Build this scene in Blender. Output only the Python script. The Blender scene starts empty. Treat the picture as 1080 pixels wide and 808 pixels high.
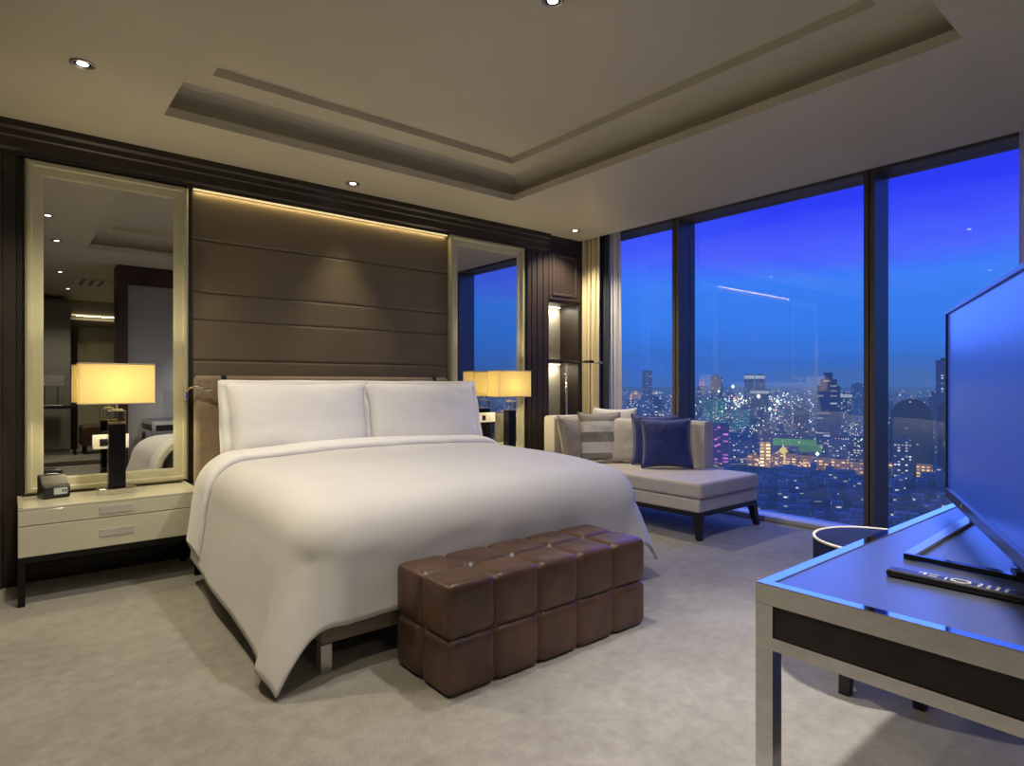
import bpy, bmesh, math, random
from mathutils import Vector, Matrix, noise
PI = math.pi
R = math.radians
C = bpy.context.scene.collection
random.seed(7)

# ------------------------------------------------------------------ nodes / materials
class NT:
    def __init__(s, tree):
        s.t = tree; s.N = tree.nodes; s.L = tree.links
    def new(s, typ, ins=None, **kw):
        n = s.N.new(typ)
        for k, v in kw.items(): setattr(n, k, v)
        for k, v in (ins or {}).items(): s.put(n, k, v)
        return n
    def put(s, n, k, v):
        sock = n.inputs[k]
        if isinstance(v, bpy.types.Node): v = v.outputs[0]
        if isinstance(v, bpy.types.NodeSocket): s.L.new(v, sock)
        elif isinstance(v, (tuple, list)):
            if len(v) == 3 and sock.type == 'RGBA': v = (*v, 1)
            sock.default_value = v
        else: sock.default_value = v
    def m(s, op, a, b=0.0, c=0.0):
        n = s.N.new('ShaderNodeMath'); n.operation = op
        s.put(n, 0, a); s.put(n, 1, b); s.put(n, 2, c)
        return n.outputs[0]
    def mix(s, f, a, b, blend='MIX'):
        n = s.N.new('ShaderNodeMix'); n.data_type = 'RGBA'; n.blend_type = blend
        s.put(n, 0, f); s.put(n, 6, a); s.put(n, 7, b)
        return n.outputs[2]
    def ramp(s, f, stops):
        n = s.N.new('ShaderNodeValToRGB'); e = n.color_ramp.elements
        while len(e) < len(stops): e.new(0.5)
        for i, (p, c) in enumerate(stops):
            e[i].position = p; e[i].color = (*c, 1)
        s.put(n, 0, f)
        return n.outputs[0]

def base(name):
    m = bpy.data.materials.new(name); m.use_nodes = True
    t = NT(m.node_tree); t.N.clear()
    return m, t, t.new('ShaderNodeOutputMaterial')

def mat(name, col, rough=0.6, metal=0.0, var=0.12, scale=20.0, bump=0.0, bscale=None, stretch=(1,1,1), emit=None, estr=0.0, spec=0.5, sheen=0.0, coat=0.0):
    m, t, out = base(name)
    tc = t.new('ShaderNodeTexCoord')
    mp = t.new('ShaderNodeMapping', {'Vector': tc.outputs['Object'], 'Scale': stretch})
    nz = t.new('ShaderNodeTexNoise', {'Vector': mp, 'Scale': scale, 'Detail': 5.0})
    lo = tuple(max(0, c*(1-var)) for c in col); hi = tuple(min(1, c*(1+var)) for c in col)
    cc = t.ramp(nz.outputs[0], [(0.3, lo), (0.7, hi)])
    p = t.new('ShaderNodeBsdfPrincipled', {'Base Color': cc, 'Roughness': rough, 'Metallic': metal, 'Specular IOR Level': spec, 'Sheen Weight': sheen, 'Coat Weight': coat})
    if emit:
        t.put(p, 'Emission Color', emit); t.put(p, 'Emission Strength', estr)
    if bump:
        n2 = t.new('ShaderNodeTexNoise', {'Vector': mp, 'Scale': bscale or scale*4, 'Detail': 3.0})
        b = t.new('ShaderNodeBump', {'Strength': bump, 'Distance': 0.01, 'Height': n2.outputs[0]})
        t.put(p, 'Normal', b)
    t.L.new(p.outputs[0], out.inputs[0])
    return m

def weave(name, col, scale=220.0, var=0.18, rough=0.85, bump=0.35, sheen=0.2):
    """woven upholstery: two crossed wave patterns over a soft noise"""
    m, t, out = base(name)
    tc = t.new('ShaderNodeTexCoord')
    w1 = t.new('ShaderNodeTexNoise', {'Vector': t.new('ShaderNodeMapping', {'Vector': tc.outputs['Object'], 'Scale': (1, 1, .08)}), 'Scale': scale, 'Detail': 2.0})
    w2 = t.new('ShaderNodeTexNoise', {'Vector': t.new('ShaderNodeMapping', {'Vector': tc.outputs['Object'], 'Scale': (.08, .08, 1)}), 'Scale': scale, 'Detail': 2.0})
    h = t.m('ADD', w1.outputs[0], w2.outputs[0])
    f = t.m('MULTIPLY', h, 0.5)
    cc = t.ramp(f, [(0.35, tuple(c*(1-var) for c in col)), (0.65, tuple(min(1, c*(1+var)) for c in col))])
    b = t.new('ShaderNodeBump', {'Strength': bump, 'Distance': 0.004, 'Height': h})
    p = t.new('ShaderNodeBsdfPrincipled', {'Base Color': cc, 'Roughness': rough, 'Sheen Weight': sheen, 'Normal': b})
    t.L.new(p.outputs[0], out.inputs[0])
    return m

def wood(name, col, col2, rough=0.4, scale=3.0, stretch=(14, 14, .6)):
    m, t, out = base(name)
    tc = t.new('ShaderNodeTexCoord')
    mp = t.new('ShaderNodeMapping', {'Vector': tc.outputs['Object'], 'Scale': stretch})
    nz = t.new('ShaderNodeTexNoise', {'Vector': mp, 'Scale': scale, 'Detail': 8.0, 'Roughness': 0.65, 'Distortion': 0.4})
    cc = t.ramp(nz.outputs[0], [(0.25, col), (0.75, col2)])
    p = t.new('ShaderNodeBsdfPrincipled', {'Base Color': cc, 'Roughness': rough})
    t.L.new(p.outputs[0], out.inputs[0])
    return m

M = {}
M['ceiling'] = mat('ceiling_paint', (.60, .555, .43), rough=.42, var=.03, scale=2, spec=.35)
M['dark_wood'] = wood('dark_stained_wood', (.014, .009, .007), (.040, .026, .020), rough=.42)
M['wood_h'] = wood('dark_stained_wood_level', (.014, .009, .007), (.040, .026, .020), rough=.42, stretch=(.6, 14, 14))
M['red_wood'] = wood('reddish_dark_wood', (.020, .008, .006), (.060, .022, .015), rough=.4)
M['plaster'] = mat('grey_plaster', (.32, .31, .29), rough=.8, var=.05, scale=3)
M['frame_cream'] = mat('cream_lacquer', (.47, .455, .315), rough=.35, var=.04, scale=6)
M['lacquer'] = mat('ivory_lacquer', (.62, .60, .46), rough=.18, var=.03, scale=5, coat=.4)
M['handle'] = mat('satin_pale_handle', (.64, .63, .56), rough=.15, metal=.4, var=.02)
M['black_metal'] = mat('black_satin_metal', (.015, .014, .013), rough=.35, metal=.6)
M['black'] = mat('black_plastic', (.012, .012, .013), rough=.35)
M['black_gloss'] = mat('black_gloss', (.006, .006, .007), rough=.12)
M['chrome'] = mat('polished_chrome', (.78, .77, .75), rough=.05, metal=1, var=.02)
M['steel'] = mat('brushed_steel', (.55, .54, .52), rough=.28, metal=1, var=.05, stretch=(1, 1, 30))
M['white_plastic'] = mat('white_plastic', (.75, .74, .68), rough=.3, var=.02)
M['linen'] = mat('white_bed_linen', (.70, .685, .665), rough=.75, var=.025, scale=3, bump=.06, bscale=9, sheen=.15)
M['pillow_linen'] = mat('white_pillow_linen', (.86, .85, .84), rough=.75, var=.02, scale=3, bump=.08, bscale=14, sheen=.15)
M['head_fabric'] = weave('taupe_headboard_weave', (.25, .185, .125), scale=160)
M['base_fabric'] = weave('taupe_bed_base_weave', (.25, .21, .165), scale=160)
M['panel_fabric'] = mat('brown_leather_panel', (.165, .128, .078), rough=.5, var=.06, scale=4, bump=.05, bscale=300)
M['seam'] = mat('panel_seam', (.05, .035, .022), rough=.9)
M['leather'] = mat('dark_brown_leather', (.078, .038, .022), rough=.38, var=.35, scale=7, bump=.10, bscale=160, spec=.5)
M['chaise'] = weave('greige_chaise_weave', (.62, .57, .51), scale=240, var=.10)
M['taupe_cushion'] = weave('taupe_cushion_weave', (.38, .34, .27), scale=120, var=.2)
M['cream_cushion'] = weave('cream_cushion_weave', (.72, .67, .58), scale=200, var=.08)
M['white_cushion'] = mat('white_plush', (.75, .73, .70), rough=.9, var=.05, scale=30, bump=.3, bscale=90, sheen=.4)
M['navy'] = mat('navy_velvet', (.010, .026, .19), rough=.6, var=.25, scale=12, bump=.1, bscale=60, sheen=.5)
M['navy_stool'] = mat('navy_upholstery', (.008, .014, .055), rough=.8, var=.2, scale=12, spec=.2)
M['piping'] = mat('ivory_piping', (.62, .58, .50), rough=.7)
M['dark_leg'] = wood('black_stained_leg', (.008, .006, .006), (.020, .014, .012), rough=.35)
M['drape'] = mat('cream_drape', (.60, .50, .30), rough=.85, var=.06, scale=20, stretch=(1, 1, .1), sheen=.2)
M['blackout'] = mat('charcoal_blackout', (.030, .036, .050), rough=.9, var=.2, scale=20, stretch=(1, 1, .1))
M['alu'] = mat('bronze_window_frame', (.16, .14, .12), rough=.38, metal=.55, var=.05)
M['alu_dark'] = mat('dark_gasket', (.01, .01, .01), rough=.6)
M['sill'] = mat('pale_sill', (.50, .48, .46), rough=.5)
M['desk_top'] = mat('black_leather_desk_top', (.024, .030, .052), rough=.30, var=.2, scale=60, bump=.02, bscale=400, spec=.9)
M['desk_panel'] = mat('dark_brown_desk_panel', (.022, .017, .015), rough=.45, var=.15, scale=20)
M['tv_body'] = mat('gunmetal_bezel', (.045, .055, .085), rough=.28, metal=.5)
M['key_print'] = mat('pale_key_print', (.55, .55, .58), rough=.5)
M['gold_light'] = mat('warm_lit_strip', (.9, .8, .5), emit=(1, .80, .38), estr=.8)
M['niche_light'] = mat('white_lit_strip', (.9, .88, .8), emit=(1, .93, .75), estr=3.0)
M['niche_back'] = mat('pale_niche_back', (.55, .50, .40), rough=.6, var=.04)
M['bulb'] = mat('halogen_lens', (.9, .9, .85), emit=(1, .93, .80), estr=9.0)
M['wardrobe'] = mat('grey_green_wardrobe', (.26, .26, .235), rough=.5, var=.04)
M['pale_door'] = mat('pale_panel_door', (.50, .48, .37), rough=.5, var=.04)
M['display'] = mat('grey_display', (.32, .34, .30), rough=.3, emit=(.5, .55, .48), estr=.22)
M['shade_off'] = mat('unlit_grey_shade', (.42, .41, .39), rough=.8)

for n_ in M['desk_top'].node_tree.nodes:
    if n_.type == 'BSDF_PRINCIPLED': n_.inputs['IOR'].default_value = 2.1
def make_carpet():
    m, t, out = base('beige_carpet')
    tc = t.new('ShaderNodeTexCoord')
    n1 = t.new('ShaderNodeTexNoise', {'Vector': tc.outputs['Object'], 'Scale': 1.6, 'Detail': 6.0, 'Roughness': .62})
    n2 = t.new('ShaderNodeTexNoise', {'Vector': tc.outputs['Object'], 'Scale': 14.0, 'Detail': 4.0, 'Roughness': .7})
    w = t.new('ShaderNodeTexWave', {'Vector': t.new('ShaderNodeMapping', {'Vector': tc.outputs['Object'], 'Rotation': (0, 0, R(28))}), 'Scale': 38.0, 'Distortion': 2.0, 'Detail': 2.0, 'Detail Scale': 2.0})
    n3 = t.new('ShaderNodeTexNoise', {'Vector': tc.outputs['Object'], 'Scale': 420.0, 'Detail': 2.0})
    f = t.m('ADD', t.m('MULTIPLY', n1.outputs[0], .55), t.m('MULTIPLY', n2.outputs[0], .45))
    c1 = t.ramp(f, [(.36, (.275, .255, .220)), (.64, (.43, .41, .36))])
    g = t.m('ADD', t.m('MULTIPLY', w.outputs['Fac'], .35), t.m('MULTIPLY', n3.outputs[0], .65))
    c2 = t.ramp(g, [(.3, (.80, .80, .80)), (.7, (1.0, 1.0, 1.0))])
    col = t.mix(1.0, c1, c2, 'MULTIPLY')
    b = t.new('ShaderNodeBump', {'Strength': .45, 'Distance': .006, 'Height': g})
    p = t.new('ShaderNodeBsdfPrincipled', {'Base Color': col, 'Roughness': .95, 'Sheen Weight': .25, 'Normal': b, 'Specular IOR Level': .15})
    t.L.new(p.outputs[0], out.inputs[0])
    return m
M['carpet'] = make_carpet()

def make_stripe():
    m, t, out = base('striped_cushion_fabric')
    tc = t.new('ShaderNodeTexCoord')
    z = t.new('ShaderNodeSeparateXYZ', {0: tc.outputs['Object']}).outputs[2]
    s = t.m('FRACT', t.m('ADD', t.m('DIVIDE', z, .205), .58))
    f = t.m('GREATER_THAN', s, .52)
    nz = t.new('ShaderNodeTexNoise', {'Vector': tc.outputs['Object'], 'Scale': 180.0})
    col = t.mix(f, (.80, .78, .74), (.30, .285, .26))
    col = t.mix(.25, col, nz.outputs[1], 'SOFT_LIGHT')
    p = t.new('ShaderNodeBsdfPrincipled', {'Base Color': col, 'Roughness': .85})
    t.L.new(p.outputs[0], out.inputs[0])
    return m
M['stripe'] = make_stripe()

def make_shade():
    m, t, out = base('glowing_linen_shade')
    tc = t.new('ShaderNodeTexCoord')
    nz = t.new('ShaderNodeTexNoise', {'Vector': t.new('ShaderNodeMapping', {'Vector': tc.outputs['Object'], 'Scale': (30, 30, 2)}), 'Scale': 8.0, 'Detail': 4.0})
    v = t.new('ShaderNodeSeparateXYZ', {0: tc.outputs['Generated']})
    dx = t.m('ABSOLUTE', t.m('SUBTRACT', v.outputs[0], .5))
    dz = t.m('ABSOLUTE', t.m('SUBTRACT', v.outputs[2], .45))
    fall = t.m('SUBTRACT', 1.0, t.m('ADD', t.m('MULTIPLY', t.m('POWER', dx, 2.0), 1.0), t.m('MULTIPLY', t.m('POWER', dz, 2.0), 1.2)))
    st = t.m('MULTIPLY', fall, t.m('ADD', .86, t.m('MULTIPLY', nz.outputs[0], .24)))
    e = t.new('ShaderNodeEmission', {'Color': (1.0, .80, .42), 'Strength': t.m('MULTIPLY', st, .26)})
    d = t.new('ShaderNodeBsdfDiffuse', {'Color': (.72, .64, .36)})
    tr = t.new('ShaderNodeBsdfTranslucent', {'Color': (.74, .63, .28)})
    mx = t.new('ShaderNodeMixShader', {0: .5, 1: d.outputs[0], 2: tr.outputs[0]})
    ad = t.new('ShaderNodeAddShader', {0: mx.outputs[0], 1: e.outputs[0]})
    t.L.new(ad.outputs[0], out.inputs[0])
    return m
M['shade'] = make_shade()

def make_glass(name, refl=1.0, tint=(1, 1, 1)):
    m, t, out = base(name)
    bf = t.new('ShaderNodeNewGeometry').outputs['Backfacing']
    fr = t.new('ShaderNodeFresnel', {'IOR': t.m('ADD', 1.5, t.m('MULTIPLY', bf, 1/1.5-1.5))})
    nz = t.new('ShaderNodeTexNoise', {'Scale': 3.0})
    g = t.new('ShaderNodeBsdfGlossy', {'Color': (1, 1, 1), 'Roughness': t.m('MULTIPLY', nz.outputs[0], .01)})
    tr = t.new('ShaderNodeBsdfTransparent', {'Color': tint})
    mx = t.new('ShaderNodeMixShader', {0: t.m('MULTIPLY', fr.outputs[0], refl), 1: tr.outputs[0], 2: g.outputs[0]})
    t.L.new(mx.outputs[0], out.inputs[0])
    return m
M['glass'] = make_glass('window_glass', 1.1, (.97, .98, 1.0))

def make_acrylic():
    m, t, out = base('clear_crystal')
    nz = t.new('ShaderNodeTexNoise', {'Scale': 4.0})
    g = t.new('ShaderNodeBsdfGlass', {'Color': (.96, .97, .96), 'IOR': 1.45, 'Roughness': t.m('MULTIPLY', nz.outputs[0], .02)})
    t.L.new(g.outputs[0], out.inputs[0])
    return m
M['crystal'] = make_acrylic()

def make_mirror():
    m, t, out = base('mirror_silver')
    nz = t.new('ShaderNodeTexNoise', {'Scale': 2.0})
    c = t.ramp(nz.outputs[0], [(0, (.70, .71, .70)), (1, (.73, .74, .73))])
    g = t.new('ShaderNodeBsdfGlossy', {'Color': c, 'Roughness': 0.0})
    t.L.new(g.outputs[0], out.inputs[0])
    return m
M['mirror'] = make_mirror()

def make_sheer():
    m, t, out = base('white_sheer_voile')
    nz = t.new('ShaderNodeTexNoise', {'Vector': t.new('ShaderNodeMapping', {'Vector': t.new('ShaderNodeTexCoord').outputs['Object'], 'Scale': (60, 60, 1)}), 'Scale': 3.0})
    d = t.new('ShaderNodeBsdfDiffuse', {'Color': t.ramp(nz.outputs[0], [(.3, (.82, .80, .78)), (.7, (.94, .92, .90))])})
    tl = t.new('ShaderNodeBsdfTranslucent', {'Color': (.75, .75, .75)})
    a = t.new('ShaderNodeMixShader', {0: .4, 1: d.outputs[0], 2: tl.outputs[0]})
    tr = t.new('ShaderNodeBsdfTransparent', {'Color': (1, 1, 1)})
    b = t.new('ShaderNodeMixShader', {0: .15, 1: a.outputs[0], 2: tr.outputs[0]})
    t.L.new(b.outputs[0], out.inputs[0])
    return m
M['sheer'] = make_sheer()

def make_screen():
    m, t, out = base('tv_screen_painted_sky')
    tc = t.new('ShaderNodeTexCoord')
    v = t.new('ShaderNodeSeparateXYZ', {0: tc.outputs['Generated']})
    c = t.ramp(v.outputs[2], [(0, (.012, .050, .34)), (1, (.030, .062, .38))])  # blue glow painted in for the sky reflected by the screen
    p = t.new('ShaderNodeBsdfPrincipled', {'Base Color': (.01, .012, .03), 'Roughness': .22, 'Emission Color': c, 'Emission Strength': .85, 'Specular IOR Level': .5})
    t.L.new(p.outputs[0], out.inputs[0])
    return m
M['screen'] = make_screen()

# ------------------------------------------------------------------ mesh helpers
def obj(name, bm, m, parent=None, smooth=False, loc=None):
    me = bpy.data.meshes.new(name)
    bmesh.ops.recalc_face_normals(bm, faces=bm.faces[:])
    bm.to_mesh(me); bm.free()
    ms = m if isinstance(m, (list, tuple)) else [m]
    for x in ms: me.materials.append(x if not isinstance(x, str) else M[x])
    if smooth:
        for p in me.polygons: p.use_smooth = True
    o = bpy.data.objects.new(name, me); C.objects.link(o)
    if parent: o.parent = parent
    if loc: o.location = loc
    return o
def tag(o, label=None, cat=None, group=None, kind=None):
    if label: o['label'] = label
    if cat: o['category'] = cat
    if group: o['group'] = group
    if kind: o['kind'] = kind
    return o
def thing(name, label, cat, loc=(0, 0, 0), rz=0.0, group=None, kind=None):
    o = bpy.data.objects.new(name, None); C.objects.link(o)
    o.empty_display_size = .1
    o.location = loc; o.rotation_euler = (0, 0, rz)
    return tag(o, label, cat, group, kind)
def struct(name, bm, m, smooth=False):
    return tag(obj(name, bm, m, smooth=smooth), kind='structure')
def dup(root, loc, rz=None, label=None):
    r = root.copy(); C.objects.link(r); r.location = loc
    if rz is not None: r.rotation_euler = (0, 0, rz)
    if label: r['label'] = label
    for ch in list(root.children):
        c = ch.copy(); C.objects.link(c); c.parent = r
        for g in list(ch.children):
            d = g.copy(); C.objects.link(d); d.parent = c
    return r

def box(bm, x0, x1, y0, y1, z0, z1, bev=0.0, seg=2):
    r = bmesh.ops.create_cube(bm, size=1)
    vs = r['verts']
    for v in vs:
        v.co = Vector(((x0+x1)/2 + v.co.x*(x1-x0), (y0+y1)/2 + v.co.y*(y1-y0), (z0+z1)/2 + v.co.z*(z1-z0)))
    if bev > 0:
        es = list({e for v in vs for e in v.link_edges})
        bmesh.ops.bevel(bm, geom=es, offset=bev, segments=seg, profile=.5, affect='EDGES')
    return bm
def B(*a, **k): return box(bmesh.new(), *a, **k)
def prism(bm, pts, a0, a1, axis='x'):
    """extrude a closed 2-D profile; axis x: pts are (y,z)"""
    def mk(p, a): return (a, p[0], p[1]) if axis == 'x' else ((p[0], a, p[1]) if axis == 'y' else (p[0], p[1], a))
    v0 = [bm.verts.new(mk(p, a0)) for p in pts]; v1 = [bm.verts.new(mk(p, a1)) for p in pts]
    n = len(pts)
    for i in range(n): bm.faces.new((v0[i], v0[(i+1) % n], v1[(i+1) % n], v1[i]))
    bm.faces.new(v0[::-1]); bm.faces.new(v1)
    return bm
def lathe(bm, prof, seg=32, cx=0, cy=0):
    rings = []
    for r, z in prof:
        rings.append([bm.verts.new((cx+r*math.cos(2*PI*i/seg), cy+r*math.sin(2*PI*i/seg), z)) for i in range(seg)])
    for a, b in zip(rings, rings[1:]):
        for i in range(seg): bm.faces.new((a[i], a[(i+1) % seg], b[(i+1) % seg], b[i]))
    bm.faces.new(rings[0][::-1]); bm.faces.new(rings[-1])
    return bm
def tube(bm, pts, r, seg=10, r2=None):
    P = [Vector(p) for p in pts]; rings = []
    for i, p in enumerate(P):
        d = (P[min(i+1, len(P)-1)] - P[max(i-1, 0)]).normalized()
        u = d.orthogonal().normalized() if i == 0 else (u - d*u.dot(d)).normalized()
        w = d.cross(u)
        rr = r if r2 is None else r + (r2-r)*i/(len(P)-1)
        rings.append([bm.verts.new(p + rr*(math.cos(2*PI*k/seg)*u + math.sin(2*PI*k/seg)*w)) for k in range(seg)])
    for a, b in zip(rings, rings[1:]):
        for i in range(seg): bm.faces.new((a[i], a[(i+1) % seg], b[(i+1) % seg], b[i]))
    bm.faces.new(rings[0][::-1]); bm.faces.new(rings[-1])
    return bm
def taper(bm, top, bot, z1, z0):
    """tapered square leg: top/bot = (cx, cy, half)"""
    def ring(c, z): return [bm.verts.new((c[0]+sx*c[2], c[1]+sy*c[2], z)) for sx, sy in ((-1,-1),(1,-1),(1,1),(-1,1))]
    a, b = ring(bot, z0), ring(top, z1)
    for i in range(4): bm.faces.new((a[i], a[(i+1) % 4], b[(i+1) % 4], b[i]))
    bm.faces.new(a[::-1]); bm.faces.new(b)
    return bm
def grid(bm, nu, nv, f):
    V = [[bm.verts.new(f(i/nu, j/nv)) for j in range(nv+1)] for i in range(nu+1)]
    for i in range(nu):
        for j in range(nv): bm.faces.new((V[i][j], V[i+1][j], V[i+1][j+1], V[i][j+1]))
    return V
def solidify(o, t, off=-1):
    m = o.modifiers.new('thickness', 'SOLIDIFY'); m.thickness = t; m.offset = off
def subsurf(o, n=1):
    m = o.modifiers.new('smooth', 'SUBSURF'); m.levels = n; m.render_levels = n

# ------------------------------------------------------------------ camera
F = 643.0; CX, CY = 540.0, 405.0; H = 1.22
YAW = math.atan((CX-10)/F)
SN, CS = math.sin(YAW), math.cos(YAW)
cam = bpy.data.cameras.new('camera'); co = bpy.data.objects.new('camera', cam); C.objects.link(co)
co.location = (0, 0, H); co.rotation_euler = (PI/2, 0, -YAW)
cam.sensor_width = 36; cam.lens = F/1080*36; cam.shift_y = 1/1080; cam.clip_end = 30000; cam.clip_start = .02
bpy.context.scene.camera = co
def far(px, d, z=-120.0):
    """world point at depth d along the view, under image column px"""
    l = (px-CX)/F*d
    return Vector((d*SN + l*CS, d*CS - l*SN, z))

# ------------------------------------------------------------------ room shell
XL, XC, XG = -1.6, 4.88, 5.36      # left wall, ceiling edge, window glass
YF, YB = -4.6, 4.80                # far rear wall, back wall
struct('floor', B(XL-.2, 5.46, YF-.2, 5.2, -.12, 0), 'carpet')

def make_ceiling():
    bm = bmesh.new()
    hx0, hx1, hy0, hy1 = .70, 3.36, .84, 4.06
    def loop(x0, x1, y0, y1, z): return [bm.verts.new(p) for p in ((x0,y0,z),(x1,y0,z),(x1,y1,z),(x0,y1,z))]
    loops = [loop(XL-.1, XC, YF-.1, 5.2, 2.8), loop(hx0, hx1, hy0, hy1, 2.8)]
    prof = [(0, 2.855), (.10, 2.862), (.115, 2.90), (.10, 2.94), (.06, 2.972), (0, 2.992), (-.06, 3.0)]
    for o, z in prof: loops.append(loop(hx0-o, hx1+o, hy0-o, hy1+o, z))
    i0, i1, j0, j1 = .905, 3.14, 1.12, 3.81
    loops.append(loop(i0, i1, j0, j1, 3.0)); loops.append(loop(i0, i1, j0, j1, 3.05))
    for a, b in zip(loops, loops[1:]):
        for k in range(4): bm.faces.new((a[k], a[(k+1) % 4], b[(k+1) % 4], b[k]))
    bm.faces.new(loops[-1])
    # curtain pocket beyond the ceiling edge, and a top slab closing the shell
    a, b = bm.verts.new((XC, YF-.1, 2.8)), bm.verts.new((XC, 5.2, 2.8))
    c, d = bm.verts.new((XC, 5.2, 3.0)), bm.verts.new((XC, YF-.1, 3.0))
    bm.faces.new((a, b, c, d))
    e, f = bm.verts.new((5.5, 5.2, 3.0)), bm.verts.new((5.5, YF-.1, 3.0))
    bm.faces.new((d, c, e, f))
    bm.normal_update()
    me = bpy.data.meshes.new('ceiling'); bm.to_mesh(me); bm.free(); me.materials.append(M['ceiling'])
    o = bpy.data.objects.new('ceiling', me); C.objects.link(o); tag(o, kind='structure')
make_ceiling()
struct('roof_slab', B(XL-.3, 5.6, YF-.3, 5.3, 3.2, 3.3), 'plaster').name = 'ceiling_slab'
struct('wall_back', B(XL-.1, 4.40, YB, 5.2, 0, 3.2), 'plaster')
struct('wall_left', B(XL-.2, XL, YF-.2, 5.2, 0, 3.2), 'plaster')
struct('wall_rear', B(XL-.2, 5.5, YF-.2, YF, 0, 3.2), 'plaster')
struct('wall_front', B(1.22, 5.46, -.30, -.12, 0, 3.0), 'plaster')
struct('wall_corner', B(4.90, 5.46, 4.76, 5.2, 0, 3.0), 'dark_wood')
struct('wall_niche', B(4.40, 4.90, 5.06, 5.2, 0, 3.2), 'plaster')
struct('wall_right', B(5.2, 5.46, YF, -.30, 0, 3.0), 'plaster')
struct('wall_pier', B(5.2, 5.46, -.12, .34, 0, 3.0), 'plaster')

# dark wood: cornice, panelling, pilaster
cor = [(4.80, 2.6), (4.73, 2.6), (4.73, 2.625), (4.715, 2.64), (4.715, 2.70), (4.705, 2.71), (4.705, 2.745), (4.69, 2.76), (4.69, 2.80), (4.80, 2.80)]
struct('trim_1', prism(bmesh.new(), cor, XL, 4.40, 'x'), 'wood_h')
bm = bmesh.new()
prism(bm, [(XL, 4.80), (XL, 4.72), (-.075, 4.72), (-.068, 4.735), (-.06, 4.72), (-.035, 4.72), (-.028, 4.74), (.03, 4.745), (.035, 4.76), (.06, 4.765), (.06, 4.80)], 0, 2.6, 'z')
struct('trim_2', bm, 'dark_wood')
bm = bmesh.new()
px = [4.065, 4.10, 4.11, 4.15, 4.158, 4.166, 4.22, 4.228, 4.236, 4.30, 4.308, 4.316, 4.40]
pts = [(4.065, 4.80)] + [(x, 4.735 + (.012 if i in (3, 5, 6, 8, 9, 11) and i in (4, 7, 10) else 0)) for i, x in enumerate(px)] + [(4.40, 4.80)]
pts = [(4.06, 4.80), (4.06, 4.755), (4.11, 4.75), (4.115, 4.735), (4.16, 4.735), (4.167, 4.748), (4.174, 4.735), (4.235, 4.735), (4.242, 4.748), (4.249, 4.735), (4.32, 4.735), (4.327, 4.748), (4.334, 4.735), (4.398, 4.735), (4.398, 4.80)]
prism(bm, pts, 0, 2.6, 'z')
struct('trim_3', bm, 'dark_wood')
# panel reveals beside the mirrors
struct('trim_4', B(.962, .99, 4.735, 4.80, .0, 2.6), 'dark_wood')
struct('trim_5', B(1.10, 1.22, -.40, -.06, 0, 2.8), 'red_wood')
struct('trim_6', B(1.22, 2.3, -.12, -.06, 2.55, 2.8), 'red_wood')
struct('trim_10', B(.065, .96, 4.770, 4.80, .13, .55), 'frame_cream')
struct('trim_11', B(3.16, 4.05, 4.770, 4.80, .13, .55), 'frame_cream')
struct('baseboard_back', B(.06, 4.06, 4.775, 4.80, 0, .12, bev=.004), 'dark_wood')

# upholstered wall panel with horizontal seams
def make_panel():
    bm = bmesh.new()
    zs = [0.30, 1.388, 1.678, 1.874, 2.244, 2.60]
    x0, x1, yf, yb = .99, 3.145, 4.755, 4.80
    prof = [(yb, zs[0])]
    for a, b in zip(zs, zs[1:]):
        prof += [(yf+.012, a+.001), (yf+.004, a+.005), (yf, a+.016), (yf, b-.016), (yf+.004, b-.005), (yf+.012, b-.001)]
    prof += [(yb, zs[-1])]
    prism(bm, prof, x0, x1, 'x')
    o = obj('upholstered_wall_panel', bm, 'panel_fabric')
    tag(o, 'brown leather wall panel with horizontal seams above the bed headboard', 'wall panel')
make_panel()
o = obj('warm_light_strip', B(1.0, 3.13, 4.738, 4.75, 2.588, 2.599), 'gold_light')  # glowing strip of the cove, fixed under the cornice
tag(o, 'thin warm light strip tucked under the cornice above the leather panel', 'strip light')

# ------------------------------------------------------------------ windows
def window(n, y0, y1, name):
    """frame (mullion halves, head, sill) with its pane"""
    bm = bmesh.new()
    prism(bm, [(5.18, 2.87), (5.46, 2.87), (5.46, 3.0), (5.18, 3.0)], y0, y1, 'y')
    prism(bm, [(5.24, 0), (5.46, 0), (5.46, .035), (5.24, .035)], y0, y1, 'y')
    for ya in (y0, y1-.035):
        prism(bm, [(5.18, .035), (5.46, .035), (5.46, 2.87), (5.18, 2.87)], ya, ya+.035, 'y')
    f = struct(name, bm, 'alu')
    g = obj('glass_pane', B(XG, XG+.012, y0+.035, y1-.035, .035, 2.87), 'glass', f)
    s = obj('window_sill', B(5.20, XG-.01, y0+.036, y1-.036, 0.004, .042, bev=.004), 'sill', f)
    return f
window(1, 3.70, 4.76, 'window_1')
window(2, 1.905, 3.69, 'window_2')
window(3, .34, 1.895, 'window_3')
struct('trim_7', B(5.20, 5.44, 3.690, 3.700, 0, 2.99), 'alu_dark')
struct('trim_8', B(5.20, 5.44, 1.895, 1.905, 0, 2.99), 'alu_dark')

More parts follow.
